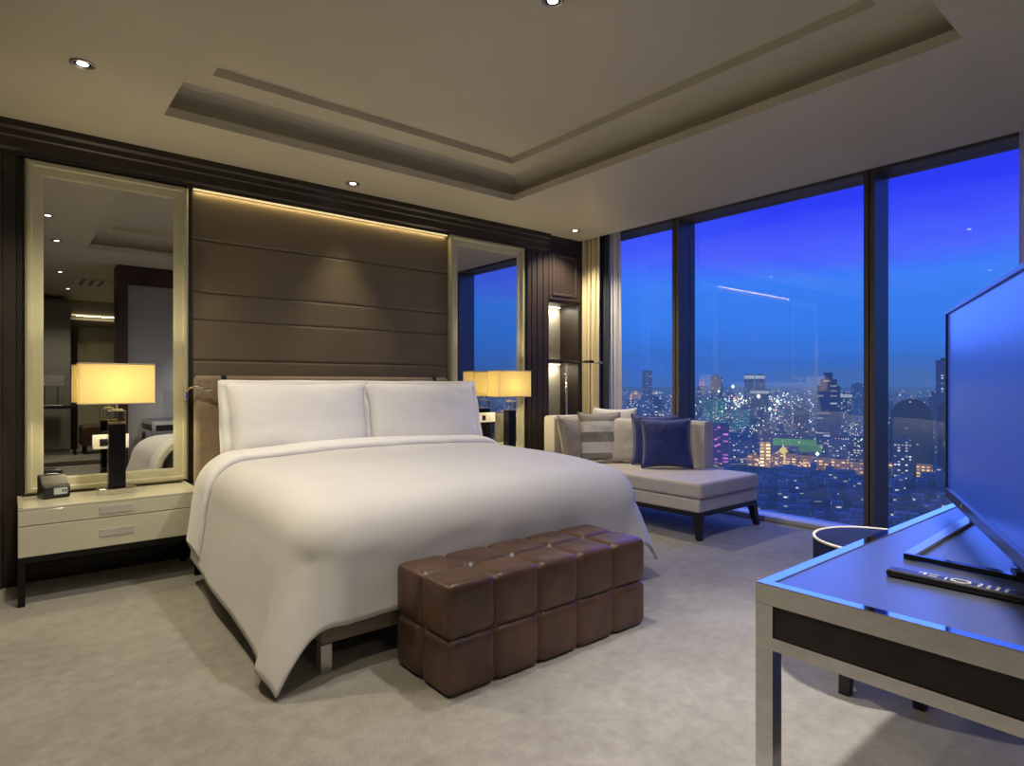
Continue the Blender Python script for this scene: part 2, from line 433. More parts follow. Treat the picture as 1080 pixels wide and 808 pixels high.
def curtain(name, label, m, x, y0, y1, z0, z1, nf, amp, lean=0.0, cat='curtain', ph=0.0):
    bm = bmesh.new()
    def f(u, v):
        z = z0 + (z1-z0)*v
        k = amp*(.65 + .35*(1-v))
        off = k*math.sin(2*PI*nf*u + ph + .4*math.sin(v*3)) + .3*k*math.sin(2*PI*nf*2.3*u + 1.3)
        return (x + off, y0 + (y1-y0)*u - lean*(1-v)*(1-u) + .012*math.sin(2*PI*nf*u*1.7+v*2), z)
    grid(bm, nf*14, 24, f)
    o = obj(name, bm, m, smooth=True); solidify(o, .003, 0)
    return tag(o, label, cat)
curtain('drape', 'heavy cream drape gathered in the corner beside the lit niche', 'drape', 4.940, 4.515, 4.742, .012, 2.985, 5, .030)
curtain('blackout_curtain', 'charcoal blackout curtain edge between cream drape and white sheer', 'blackout', 5.045, 4.47, 4.57, .012, 2.985, 3, .014)
curtain('sheer_curtain', 'white sheer curtain gathered at the left end of the windows', 'sheer', 5.105, 4.36, 4.52, .012, 2.985, 4, .022, lean=.05)
curtain('sheer_curtain', 'white sheer curtain at the right end of the windows behind the television', 'sheer', 5.06, .40, .955, .012, 2.985, 9, .024)

# ------------------------------------------------------------------ ceiling downlights
def downlight(x, y, z, label):
    t = thing('ceiling_downlight', label, 'downlight', (x, y, z), group='recessed ceiling downlights')
    bm = bmesh.new()
    lathe(bm, [(.052, -.001), (.054, -.006), (.050, -.009), (.041, -.007), (.036, .0), (.036, .004), (.052, .004)], 28)
    obj('trim_ring', bm, 'steel', t, smooth=True)
    bm = bmesh.new(); lathe(bm, [(.024, -.0035), (.020, -.005), (.010, -.006), (.003, -.0065)], 24)
    obj('lens', bm, 'bulb', t, smooth=True)
    bm = bmesh.new(); lathe(bm, [(.036, -.001), (.035, -.003), (.025, -.002), (.0245, .002)], 28); obj('baffle', bm, 'black_metal', t, smooth=True)
    return t
DL = [(.278, 3.666, 2.8, 'round recessed downlight above the left nightstand, nearest the left picture edge'),
      (2.086, 4.50, 2.8, 'round recessed downlight just in front of the cornice above the bed'),
      (4.493, 4.43, 2.8, 'round recessed downlight in the ceiling corner above the chaise'),
      (2.0, 2.12, 3.05, 'round recessed downlight inside the raised ceiling tray at the top edge'),
      (.278, 2.3, 2.8, 'recessed downlight in the flat ceiling seen reflected in the left mirror'),
      (.40, 1.1, 2.8, 'recessed downlight near the ceiling tray seen in the left mirror'),
      (.55, -1.2, 2.8, 'recessed downlight over the entry seen in the left mirror'),
      (.75, -3.0, 2.8, 'added recessed downlight near the wardrobe, brightening the room seen in the left mirror'),  # extra lamp added to lift the reflected room
      (2.40, .50, 2.8, 'recessed downlight in the ceiling above the desk')]
for d in DL: downlight(*d)

# linear air vent reflected in the left mirror
t = thing('ceiling_vent', 'pale slotted air vent in the entry ceiling seen in the left mirror', 'vent', (1.0, -2.0, 2.8))
obj('frame', B(-.25, .25, -.35, .35, -.012, -.001), 'ceiling', t)
for k in range(3):
    obj('slat', B(-.16+k*.12, -.12+k*.12, -.30, .30, -.02, -.012), 'black', t)

# ------------------------------------------------------------------ mirrors
def wall_mirror(x0, x1, z0, z1, label):
    t = thing('wall_mirror', label, 'mirror', ((x0+x1)/2, 4.80, z0))
    w = (x1-x0)/2; h = z1-z0
    bm = bmesh.new()
    prof = [(0, 0), (0, -.085), (.012, -.095), (.028, -.095), (.036, -.080), (.078, -.072), (.090, -.066), (.090, 0)]
    loops = []
    for o, y in prof:
        loops.append([bm.verts.new(p) for p in ((-w+o, y, o), (w-o, y, o), (w-o, y, h-o), (-w+o, y, h-o))])
    for a, b in zip(loops, loops[1:] + loops[:1]):
        for k in range(4): bm.faces.new((a[k], a[(k+1) % 4], b[(k+1) % 4], b[k]))
    obj('frame', bm, 'frame_cream', t)
    obj('mirror_glass', B(-w+.089, w-.089, -.066, -.055, .089, h-.089), 'mirror', t)
    return t
wall_mirror(.072, .962, .552, 2.585, 'tall cream-framed mirror above the left nightstand with the alarm clock')
wall_mirror(3.150, 4.052, .552, 2.605, 'tall cream-framed mirror right of the bed reflecting blue sky')

def socket_plate(x, z, y, label):
    t = thing('wall_socket', label, 'socket', (x, y, z))
    obj('cover_plate', B(-.10, .10, -.012, 0, -.046, .046, bev=.003), 'white_plastic', t)
    obj('outlet', B(-.062, -.018, -.015, -.0125, -.026, .020, bev=.001), 'black', t)
    obj('rocker', B(.02, .075, -.016, -.0125, -.03, .03, bev=.002), 'white_plastic', t)
socket_plate(.51, .845, 4.7335, 'ivory socket plate on the left mirror behind the lamp column')
socket_plate(3.58, .895, 4.7335, 'ivory socket plate on the right mirror behind the lamp column')

# ------------------------------------------------------------------ nightstands
def nightstand(x0, y0, w, d, label):
    t = thing('nightstand', label, 'nightstand', (x0+w/2, y0+d/2, 0))
    a, b = w/2, d/2
    bm = bmesh.new()
    box(bm, -a, a, -b+.012, b, .27, .535)
    obj('carcass', bm, 'lacquer', t)
    bm = bmesh.new()   # tray-like top with a raised rim
    box(bm, -a, a, -b, b, .525, .540, bev=.003)
    o = obj('top', bm, 'lacquer', t)
    bm = bmesh.new()
    for q in ((-a, -a+.028, -b, b), (a-.028, a, -b, b)): box(bm, *q, .540, .548)
    obj('rim', B(-a, -a+.022, -b, b, .540, .548, bev=.002), 'lacquer', t)
    obj('rim', B(a-.022, a, -b, b, .540, .548, bev=.002), 'lacquer', t)
    bm.free()
    for z0, z1 in ((.270, .4365), (.441, .524)):
        dr = obj('drawer', B(-a, a, -b, -b+.012, z0, z1, bev=.003), 'lacquer', t)
        zc = .352 if z0 < .3 else .484
        obj('handle', B(-.085, .085, -b-.005, -b, zc-.021, zc+.021, bev=.002), 'handle', dr)
    for sx in (-1, 1):
        for sy in (-1, 1):
            obj('leg', B(sx*(a-.016)-.016, sx*(a-.016)+.016, sy*(b-.02)-.016, sy*(b-.02)+.016, 0, .27, bev=.002), 'black_metal', t)
    obj('stretcher', B(-a+.03, a-.03, -b+.005, -b+.03, .235, .27), 'black_metal', t)
    obj('stretcher', B(-a+.03, a-.03, b-.032, b-.008, .10, .125), 'black_metal', t)
    obj('stretcher', B(-a+.03, a-.03, b-.032, b-.008, .235, .27), 'black_metal', t)
    return t
nightstand(.035, 4.262, .905, .44, 'ivory lacquered two-drawer nightstand on black legs under the left mirror')
nightstand(3.18, 4.262, .905, .44, 'ivory lacquered nightstand hidden behind the bed under the right mirror')

# ------------------------------------------------------------------ table lamps
def table_lamp(loc, label):
    t = thing('table_lamp', label, 'lamp', loc)
    bm = bmesh.new()
    sx, sy, z0, z1 = .198, .085, .557, .803
    for q in ((-sx, sx, -sy, -sy+.004), (-sx, sx, sy-.004, sy), (-sx, -sx+.004, -sy+.004, sy-.004), (sx-.004, sx, -sy+.004, sy-.004)):
        box(bm, *q, z0, z1)
    bmesh.ops.remove_doubles(bm, verts=bm.verts[:], dist=.0005)
    sh = obj('lamp_shade', bm, 'shade', t)
    for zc in (z0, z1):
        bm = bmesh.new()
        pr = [(-sx, -sy), (sx, -sy), (sx, sy), (-sx, sy)]
        tube(bm, [(*p, zc) for p in pr] + [(*pr[0], zc)], .004, 6)
        obj('shade_trim', bm, 'taupe_cushion', sh)
    obj('column', B(-.046, .046, -.040, .040, .0372, .428, bev=.003), 'black_gloss', t)
    obj('base_plate', B(-.100, .100, -.068, .068, 0, .034, bev=.006), 'chrome', t)
    obj('base_inlay', B(-.092, .092, -.060, .060, .0341, .037, bev=.001), 'black_gloss', t)
    obj('collar', B(-.044, .044, -.038, .038, .428, .440, bev=.002), 'chrome', t)
    obj('crystal_block', B(-.046, .046, -.040, .040, .441, .513, bev=.004), 'crystal', t)
    obj('collar', B(-.030, .030, -.028, .028, .514, .522, bev=.002), 'chrome', t)
    bm = bmesh.new(); tube(bm, [(0, 0, .522), (0, 0, .64)], .009, 12); obj('stem', bm, 'steel', t)
    return t
table_lamp((.518, 4.53, .541), 'lit table lamp with rectangular yellow shade on the left nightstand')
table_lamp((3.705, 4.53, .541), 'lit table lamp with rectangular yellow shade right of the bed')

# ------------------------------------------------------------------ alarm clock
t = thing('alarm_clock', 'small black alarm clock on the left end of the nightstand', 'clock', (.205, 4.575, .541), R(14))
bm = bmesh.new()
prism(bm, [(-.055, 0), (-.062, .006), (-.062, .070), (-.052, .078), (-.030, .080), (.010, .130), (.050, .136), (.058, .132), (.060, .004), (.056, 0)], -.066, .066, 'x')
bmesh.ops.bevel(bm, geom=bm.edges[:], offset=.004, segments=2, affect='EDGES')
obj('housing', bm, 'black', t)
d = obj('display', B(-.018, .050, -.0645, -.062, .022, .060, bev=.0008), 'display', t)
obj('minute_marks', B(.022, .030, -.0655, -.0645, .036, .050), 'black', d)
obj('minute_marks', B(.036, .044, -.0655, -.0645, .034, .050), 'black', d)
obj('button', B(-.030, .030, .015, .045, .131, .142, bev=.003), 'black_gloss', t)

# ------------------------------------------------------------------ bed
BX0, BX1, BYF, BYH = 1.0, 3.0, 2.47, 4.52
bed = thing('bed', 'king bed with taupe headboard and upholstered base under the white duvet', 'bed', (2.0, 3.5, 0))
def bl(x): return x-2.0
hb = obj('headboard', B(.978-2, 3.022-2, 4.56-3.5, 4.66-3.5, .10, 1.277, bev=.028, seg=4), 'head_fabric', bed, smooth=False)
for x in (1.155, 2.88):
    obj('strap', B(x-2-.016, x-2+.016, 4.552-3.5, 4.668-3.5, 1.19, 1.283, bev=.006), 'black', hb)
obj('bed_base', B(BX0-2+.005, BX1-2-.005, BYF-3.5, 4.555-3.5, .125, .385, bev=.012, seg=3), 'base_fabric', bed)
for x in (1.005, 2.95):
    for y in (2.475, 4.4):
        obj('leg', B(x-2, x-2+.05, y-3.5, y-3.5+.05, 0, .124, bev=.003), 'steel', bed)
mt = obj('mattress', B(1.01, 2.99, 2.50, 4.548, .388, .680, bev=.09, seg=5), 'pillow_linen')
tag(mt, 'thick white sheeted mattress showing just below the pillows', 'mattress')

def top_z(x, y):
    u = (x-2.0)/1.0
    return .722 + .030*(1-u*u) + .018*max(0, min(1, (y-3.0)/1.2)) - .05*max(0, (3.15-y)/.6)**2
RX = .115                     # the edge roll starts this far inside the mattress edge
def drape_pt(sx, sy, lift=0.0):
    r = .20 + lift
    ax0, ax1, ay0 = BX0+RX, BX1-RX, BYF+.04+RX
    ex = max(0, ax0-sx, sx-ax1); sg = -1 if sx < ax0 else 1
    ey = max(0, ay0-sy)
    cx = min(max(sx, ax0), ax1); cy = max(sy, ay0)
    z = top_z(cx, cy) + lift
    wr = .005*noise.noise((sx*3.1, sy*2.2, 1.7)) + .0025*noise.noise((sx*8, sy*6, 4.2))
    if ex == 0 and ey == 0: return Vector((cx, cy, z + wr))
    rho = math.hypot(ex, ey); dx, dy = sg*ex/rho, -ey/rho
    if ex > 0 and ey > 0: rho *= 1 - .20*math.sin(2*math.atan2(ey, ex))**2
    th = math.atan2(ey, ex); cor = max(0, math.sin(2*th))**1.15 if ex > 0 and ey > 0 else 0
    if rho < PI*r/2:
        a = rho/r; h = r*math.sin(a); dr = r*(1-math.cos(a))
    else:
        dr = r + rho - PI*r/2; fl = ((.245 - .09*max(0, min(1, (sy-2.6)/1.5))) if sg < 0 else .20)*abs(dx)**2 + .02*dy*dy + .27*cor
        h = r + fl*(dr-r)
        h += .005*math.sin(sy*6.0 + sx*.8)*min(1, (dr-r)/.25)*(1 if ey == 0 else .4) + wr*1.5
    zz = z - dr
    if zz < .016:
        h += (.016-zz)*.6; zz = .016
    return Vector((cx + dx*h, cy + dy*h, zz))
def make_duvet():
    bm = bmesh.new()
    E = .475 + .115
    y0, y1 = BYF+.04+RX-E, 4.08
    def f(u, v):
        S = .575 + .115 + .080*(1-v)
        x0, x1 = BX0+RX-S, BX1-RX+S-.14*(1-v)
        return drape_pt(x0+(x1-x0)*u, y0+(y1-y0)*v)
    grid(bm, 120, 90, f)
    o = obj('duvet', bm, 'linen', smooth=True); solidify(o, .018, 1)
    tag(o, 'large white duvet spread over the bed, corners hanging to the carpet', 'duvet')
    # turned-down upper band, a fat fold lying on the duvet
    bm = bmesh.new()
    S2 = .555
    x0, x1 = BX0-S2, BX1+S2; yc, hw, th = 4.02, .135, .030
    n = 20
    def g(u, v):
        a = 2*PI*v
        ca, sa = math.cos(a), math.sin(a)
        yy = yc + hw*math.copysign(abs(ca)**.6, ca) + .02*noise.noise((u*9, 0, 2)) - .05*abs(u-.5)*2
        lf = .034 + th*math.copysign(abs(sa)**.75, sa) * (1 + .25*noise.noise((u*7, v*2, 8)))
        return drape_pt(x0+(x1-x0)*u, yy, max(.003, lf))
    V = grid(bm, 90, n, g)
    bmesh.ops.remove_doubles(bm, verts=bm.verts[:], dist=.0004)
    b = obj('turned_down_fold', bm, 'pillow_linen', o, smooth=True)
make_duvet()

def pillow_bm(w, h, t, n=22, pinch=.05, flange=0.0, seed=0, puff=.42):
    bm = bmesh.new()
    def P(u, v, s):
        a, b = 2*u-1, 2*v-1
        th = t/2*(max(0, 1-abs(a)**3.2)*max(0, 1-abs(b)**3.2))**puff
        x = a*w/2*(1 - pinch*(1-b*b)*abs(a)**2); z = b*h/2*(1 - pinch*(1-a*a)*abs(b)**2)
        wr = .010*noise.noise((a*2.2+seed, b*2.2, s*2.0))*(1-a*a)*(1-b*b) + .006*noise.noise((a*6+seed, b*6, s))*min(1, 2*(1-a*a))*min(1, 2*(1-b*b))
        return (x, s*(th) + wr, z + h/2)
    A = grid(bm, n, n, lambda u, v: P(u, v, -1)); D = grid(bm, n, n, lambda u, v: P(u, v, 1))
    bmesh.ops.remove_doubles(bm, verts=bm.verts[:], dist=.0015)
    return bm
def flange_bm(w, h, f, n=16):
    """thin hem border of a bed pillow case"""
    bm = bmesh.new()
    ring = []
    for k in range(4*n):
        s, q = divmod(k, n); u = -1 + 2*q/n
        p = [(u, -1), (1, u), (-u, 1), (-1, -u)][s]
        ring.append(p)
    loops = []
    for o, y in ((-.02, -.004), (f, -.003), (f, .003), (-.02, .004)):
        loops.append([bm.verts.new((p[0]*(w/2+o), y + .006*math.sin(k*.9), h/2 + p[1]*(h/2+o))) for k, p in enumerate(ring)])
    for a, b in zip(loops, loops[1:] + loops[:1]):
        for i in range(4*n): bm.faces.new((a[i], a[(i+1) % (4*n)], b[(i+1) % (4*n)], b[i]))
    return bm
def bed_pillow(loc, rot, label, seed, w=.98, h=.52, t=.14):
    o = obj('bed_pillow', pillow_bm(w, h, t, seed=seed, pinch=.055), 'pillow_linen', smooth=True)
    o.location = loc; o.rotation_euler = rot
    tag(o, label, 'pillow', 'white bed pillows against the headboard')
    b = obj('hem_border', flange_bm(w*.985, h*.97, .030), 'pillow_linen', o, smooth=True)
    return o
bed_pillow((1.61, 4.425, .712), (R(-7), 0, R(0)), 'rear white bed pillow on the left, mostly hidden behind the front left one', 3, w=.98)
bed_pillow((2.64, 4.425, .712), (R(-7), 0, R(0)), 'rear white bed pillow on the right, its corner peeking out beside the headboard', 9, w=.98)
bed_pillow((1.605, 4.225, .715), (R(-13), 0, R(1)), 'front left white bed pillow leaning nearest the lit lamp', 1, w=1.02, h=.53, t=.22)
bed_pillow((2.605, 4.215, .715), (R(-14), 0, R(-2)), 'front right white bed pillow leaning in front of the headboard', 5, w=1.02, h=.53, t=.22)

# reading light on the headboard side
t = thing('reading_light', 'small chrome swing-arm reading light at the left edge of the headboard', 'reading light', (.97, 4.60, 1.14))
obj('wall_bracket', B(-.045, -.030, .02, .09, -.03, .06, bev=.003), 'chrome', t)
bm = bmesh.new(); tube(bm, [(-.038, .03, .03), (-.03, -.06, .055), (.005, -.085, .06), (.06, -.085, .045)], .007, 10); obj('arm', bm, 'chrome', t, smooth=True)
bm = bmesh.new(); tube(bm, [(.05, -.085, .048), (.10, -.09, .034)], .011, 12); obj('lamp_head', bm, 'chrome', t, smooth=True)

# ------------------------------------------------------------------ leather ottoman
def make_ottoman():
    t = thing('ottoman_bench', 'dark brown leather cube-tufted ottoman bench at the foot of the bed', 'ottoman', (1.895, 2.165, 0))
    N = (5, 2, 2); D = (1.20, .42, .44); n = 14
    cs = [D[i]/N[i] for i in range(3)]
    bm = bmesh.new()
    def cellpt(ci, q):
        p = 8.0
        nr = sum(abs(a)**p for a in q)**(1/p); nq = [a/nr for a in q]
        out = []
        for k in range(3):
            a = nq[k]
            if q[k] > .999 and ci[k] < N[k]-1: a = 1
            if q[k] < -.999 and ci[k] > 0: a = -1
            out.append(-D[k]/2*(1 if k < 2 else 0) + (ci[k]+.5)*cs[k] + a*cs[k]/2)
        return out
    for i in range(N[0]):
        for j in range(N[1]):
            for k in range(N[2]):
                ci = (i, j, k)
                for ax in range(3):
                    for sg in (-1, 1):
                        if (sg < 0 and ci[ax] > 0) or (sg > 0 and ci[ax] < N[ax]-1): continue
                        def f(u, v, ax=ax, sg=sg, ci=ci):
                            q = [0, 0, 0]; q[ax] = sg; o2 = [x for x in range(3) if x != ax]
                            q[o2[0]] = 2*u-1; q[o2[1]] = 2*v-1
                            # denser sampling towards the seams
                            for w in o2: q[w] = math.sin(q[w]*PI/2)*.75 + q[w]*.25 if abs(q[w]) < .999 else q[w]
                            p = cellpt(ci, q)
                            wv = .0035*noise.noise((p[0]*16, p[1]*16, p[2]*16))
                            p[ax] += sg*wv*(1-q[o2[0]]**4)*(1-q[o2[1]]**4)
                            p[2] = max(p[2], .006)
                            return p
                        grid(bm, n, n, f)
    bmesh.ops.remove_doubles(bm, verts=bm.verts[:], dist=.0006)
    def seam(v):
        r = set()
        for k in range(3):
            x = (v.co[k] + (D[k]/2 if k < 2 else 0))/cs[k]
            if abs(x-round(x)) < .004 and 0 < round(x) < N[k]: r.add((k, round(x)))
        return r
    for e in bm.edges:
        if seam(e.verts[0]) & seam(e.verts[1]): e.smooth = False
    for v in bm.verts:
        sm = {q[0] for q in seam(v)}
        if not sm: continue
        for k in range(3):
            lo, hi = (-D[k]/2, D[k]/2) if k < 2 else (0, D[k])
            if k in sm: continue
            if v.co[k] > hi - .022: v.co[k] -= .009
            elif v.co[k] < lo + .022 and k < 2: v.co[k] += .009
    o = obj('body', bm, 'leather', t, smooth=True)
    for x in (-.5, .5):
        for y in (-.14, .14):
            bm = bmesh.new(); lathe(bm, [(.02, 0), (.02, .012)], 12, x, y)
            obj('glide_foot', bm, 'black', t)
    for c in o.parent.children:
        if c.name.startswith('body'): c.location.z = .004
make_ottoman()

# ------------------------------------------------------------------ chaise longue
def make_chaise():
    x0, x1, y0, y1 = 4.12, 5.02, 2.72, 4.50
    t = thing('chaise_longue', 'greige upholstered chaise longue with dark legs in the window corner', 'chaise longue', ((x0+x1)/2, (y0+y1)/2, 0))
    cx, cy = (x0+x1)/2, (y0+y1)/2
    a, b = (x1-x0)/2, (y1-y0)/2
    obj('seat_base', B(-a, a-.02, -b, b, .215, .318, bev=.015, seg=3), 'chaise', t)
    bm = bmesh.new(); yw = 3.16-cy
    prism(bm, [(-a-.006, -b-.012), (a-.014, -b-.012), (a-.014, yw), (a-.155, yw), (a-.155, b-.155), (-a-.006, b-.155)], .322, .448, 'z')
    bmesh.ops.bevel(bm, geom=bm.edges[:], offset=.030, segments=4, profile=.5, affect='EDGES')
    obj('seat_cushion', bm, 'chaise', t, smooth=False)
    # back along the window side: swept, thick, ending in a rounded wing
    def wall_piece(name, pts, th, z0, z1f):
        bm = bmesh.new()
        n = len(pts); L = []
        for i, (px_, py_) in enumerate(pts):
            p = Vector((px_, py_)); d = (Vector(pts[min(i+1, n-1)]) - Vector(pts[max(i-1, 0)])).normalized(); nr = Vector((-d.y, d.x))
            zt = z1f(i/(n-1)); ring = []
            for o, z in ((-th/2, z0), (th/2, z0), (th/2, zt-.03), (th/2-.012, zt-.008), (th/2-.035, zt), (-th/2+.035, zt), (-th/2+.012, zt-.008), (-th/2, zt-.03)):
                ring.append(bm.verts.new((p.x+nr.x*o, p.y+nr.y*o, z)))
            L.append(ring)
        for A_, B_ in zip(L, L[1:]):
            for k in range(8): bm.faces.new((A_[k], A_[(k+1) % 8], B_[(k+1) % 8], B_[k]))
        bm.faces.new(L[0][::-1]); bm.faces.new(L[-1])
        return obj(name, bm, 'chaise', t)
    pts = [(4.125-cx, 4.425-cy)] + [(4.3+i*.15-cx, 4.425-cy) for i in range(4)]
    for k in range(1, 6):
        q = k/6*PI/2; pts.append((4.785+.18*math.sin(q)-cx, 4.245+.18*math.cos(q)-cy))
    pts += [(4.965-cx, 4.245-i*.267-cy) for i in range(0, 5)]
    wall_piece('back', pts, .145, .32, lambda s: .905 - .03*s)
    obj('apron', B(-a+.005, a-.025, -b+.005, b-.005, .180, .2145), 'dark_leg', t)
    for sx in (-1, 1):
        for sy in (-1, 1):
            bm = bmesh.new()
            taper(bm, (sx*(a-.045), sy*(b-.04), .032), (sx*(a-.02), sy*(b-.012), .019), .18, 0)
            obj('leg', bm, 'dark_leg', t)
make_chaise()

def cushion(loc, rz, tilt, w, h, th, m, label, seed, name='cushion', roll=0, piping=None):
    o = obj(name, pillow_bm(w, h, th, seed=seed, pinch=.10, puff=.5), m, smooth=True)
    o.location = loc; o.rotation_euler = (R(-tilt), R(roll), R(rz))
    tag(o, label, 'cushion', 'cushions on the chaise longue')
    if piping:
        bm = bmesh.new(); n = 12; pts = []
        for k in range(4*n+1):
            s, q = divmod(k % (4*n), n); u = -1+2*q/n
            p = [(u, -1), (1, u), (-u, 1), (-1, -u)][s]
            x = p[0]*w/2*(1-.10*(1-p[1]**2)*abs(p[0])**2); z = p[1]*h/2*(1-.10*(1-p[0]**2)*abs(p[1])**2)
            pts.append((x, 0, z+h/2))
        tube(bm, pts, .005, 6); obj('piped_edge', bm, piping, o, smooth=True)
    return o
SZ = .452
cushion((4.30, 4.20, SZ), 12, 12, .44, .47, .15, 'taupe_cushion', 'taupe woven cushion at the far left of the chaise', 2, piping='taupe_cushion')
cushion((4.74, 4.12, SZ+.005), -52, 8, .46, .53, .13, 'white_cushion', 'fluffy white cushion mostly hidden at the back corner of the chaise', 4)
cushion((4.47, 4.05, SZ), -36, 13, .43, .50, .15, 'stripe', 'grey and white horizontally striped cushion on the chaise', 6, piping='taupe_cushion')
cushion((4.65, 3.87, SZ), -50, 13, .42, .46, .14, 'cream_cushion', 'plain cream cushion between the striped and the navy cushions', 8, piping='cream_cushion')
cushion((4.74, 3.60, SZ), -46, 12, .45, .485, .14, 'navy', 'navy velvet cushion tucked behind the front navy one', 10, piping='navy')
cushion((4.62, 3.38, SZ), -44, 16, .47, .47, .15, 'navy', 'front navy velvet cushion nearest the foot of the chaise', 12, piping='navy')

# ------------------------------------------------------------------ reading floor lamp
t = thing('floor_lamp', 'slim chrome floor reading lamp behind the chaise with a horizontal arm', 'lamp', (4.54, 4.60, 0))
bm = bmesh.new(); lathe(bm, [(.10, 0), (.10, .012), (.02, .02), (.012, .03)], 28); obj('base', bm, 'steel', t, smooth=True)
bm = bmesh.new(); tube(bm, [(0, 0, .02), (0, 0, 1.452)], .011, 12); obj('pole', bm, 'chrome', t, smooth=True)
bm = bmesh.new(); tube(bm, [(-.02, 0, 1.452), (.25, -.16, 1.452)], .007, 10); obj('arm', bm, 'black_metal', t, smooth=True)
bm = bmesh.new(); tube(bm, [(.16, -.107, 1.456), (.24, -.155, 1.456)], .016, 12); obj('swivel_joint', bm, 'red_wood', t, smooth=True)
bm = bmesh.new(); tube(bm, [(.24, -.155, 1.45), (.33, -.21, 1.445)], .012, 12); obj('lamp_head', bm, 'steel', t, smooth=True)

# ------------------------------------------------------------------ display niche cabinet
t = thing('display_cabinet', 'built-in dark wood cabinet with lit open niche beside the curtain', 'cabinet', (4.64, 4.735, 0))
x0, x1 = -.238, .252
car = bmesh.new()
for q in ((x0, x0+.006, 0, .32, 0, 2.8), (x1-.022, x1, 0, .32, 0, 2.8), (x0+.006, x1-.022, .012, .32, 2.09, 2.13), (x0+.006, x1-.022, .012, .32, .74, .79), (x0+.006, x1-.022, .0, .32, 2.66, 2.8)):
    box(car, *q)
obj('carcass', car, 'dark_wood', t)
obj('back_panel', B(x0+.007, x1-.023, .295, .318, .79, 2.09), 'niche_back', t)
obj('side_lining', B(x1-.034, x1-.0225, .004, .294, .79, 2.09), 'dark_wood', t)
obj('shelf', B(x0-.008, x1-.0225, -.012, .293, 1.445, 1.482, bev=.002), 'dark_wood', t)
dr = obj('door', B(x0+.008, x1-.024, -.006, .012, 2.12, 2.655, bev=.003), 'dark_wood', t)
bm = bmesh.new()
L = []
for o, y in ((.04, -.006), (.045, -.016), (.06, -.016), (.075, -.004), (.075, .0)):
    L.append([bm.verts.new(p) for p in ((x0+.008+o, y, 2.12+o), (x1-.024-o, y, 2.12+o), (x1-.024-o, y, 2.655-o), (x0+.008+o, y, 2.655-o))])
for A_, B_ in zip(L, L[1:]):
    for k in range(4): bm.faces.new((A_[k], A_[(k+1) % 4], B_[(k+1) % 4], B_[k]))
obj('moulding', bm, 'dark_wood', dr)
obj('door', B(x0+.008, x1-.024, -.006, .012, .06, .735, bev=.003), 'dark_wood', t)
obj('light_strip', B(x0+.02, x1-.06, .262, .285, 2.078, 2.089), 'niche_light', t)
obj('light_strip', B(x0+.02, x1-.06, .262, .285, 1.434, 1.4445), 'niche_light', t)

# ------------------------------------------------------------------ desk
DX0, DX1, DY0, DY1 = 1.372, 3.20, -.05, .752
t = thing('desk', 'polished chrome-framed desk with black top in the right foreground', 'desk', ((DX0+DX1)/2, (DY0+DY1)/2, 0))
a, b = (DX1-DX0)/2, (DY1-DY0)/2
fr = bmesh.new()
w = .042
top = .75
rim = bmesh.new()
L = []
for o, z in ((0, top-.048), (0, top-.002), (.002, top), (.030, top), (.031, top-.006), (.031, top-.048)):
    L.append([rim.verts.new(p) for p in ((-a+o, -b+o, z), (a-o, -b+o, z), (a-o, b-o, z), (-a+o, b-o, z))])
for A_, B_ in zip(L, L[1:] + L[:1]):
    for k in range(4): rim.faces.new((A_[k], A_[(k+1) % 4], B_[(k+1) % 4], B_[k]))
obj('top_rim', rim, 'chrome', t)
obj('desk_top', B(-a+.0315, a-.0315, -b+.0315, b-.0315, top-.030, top-.003, bev=.001), 'desk_top', t)
obj('apron_panel', B(-a+.006, -a+.026, -b+w, b-w, .628, .7015), 'desk_panel', t)
obj('apron_panel', B(a-.026, a-.006, -b+w, b-w, .628, .7015), 'desk_panel', t)
obj('apron_panel', B(-a+w, a-w, b-.026, b-.006, .628, .7015), 'desk_panel', t)
obj('apron_panel', B(-a+w, a-w, -b+.006, -b+.026, .628, .7015), 'desk_panel', t)
obj('lower_rail', B(-a, -a+.032, -b+w, b-w, .598, .6275), 'chrome', t)
obj('lower_rail', B(a-.032, a, -b+w, b-w, .598, .6275), 'chrome', t)
obj('lower_rail', B(-a+w, a-w, b-.032, b, .598, .6275), 'chrome', t)
obj('lower_rail', B(-a+w, a-w, -b, -b+.032, .598, .6275), 'chrome', t)
for sx in (-1, 1):
    for sy in (-1, 1):
        x, y = sx*(a-w/2), sy*(b-w/2)
        obj('leg', B(x-w/2, x+w/2, y-w/2, y+w/2, 0, top-.0485), 'chrome', t)

# ------------------------------------------------------------------ television
tvdir = Vector((.92, .39, 0)).normalized()
t = thing('television', 'flat television with a glossy screen given a painted blue sky reflection standing on the desk', 'television', (2.20, .505, .7485), math.atan2(tvdir.y, tvdir.x))
# local x runs to the far (left in view) end, +y faces the bed
w, zb, zt = .532, .054, .742
obj('cabinet_back', B(-w+.03, w-.03, -.055, -.012, zb+.05, zt-.05, bev=.012), 'black', t)
bz = bmesh.new(); L = []
for o, y in ((0, -.014), (0, .012), (.002, .014), (.014, .014), (.016, .006)):
    L.append([bz.verts.new(p) for p in ((-w+o, y, zb+o*2.4), (w-o, y, zb+o*2.4), (w-o, y, zt-o), (-w+o, y, zt-o))])
for A_, B_ in zip(L, L[1:]):
    for k in range(4): bz.faces.new((A_[k], A_[(k+1) % 4], B_[(k+1) % 4], B_[k]))
bz.faces.new(L[0])
bezel = obj('bezel', bz, 'tv_body', t)
obj('screen', B(-w+.016, w-.016, .003, .0065, zb+.038, zt-.016), 'screen', t)
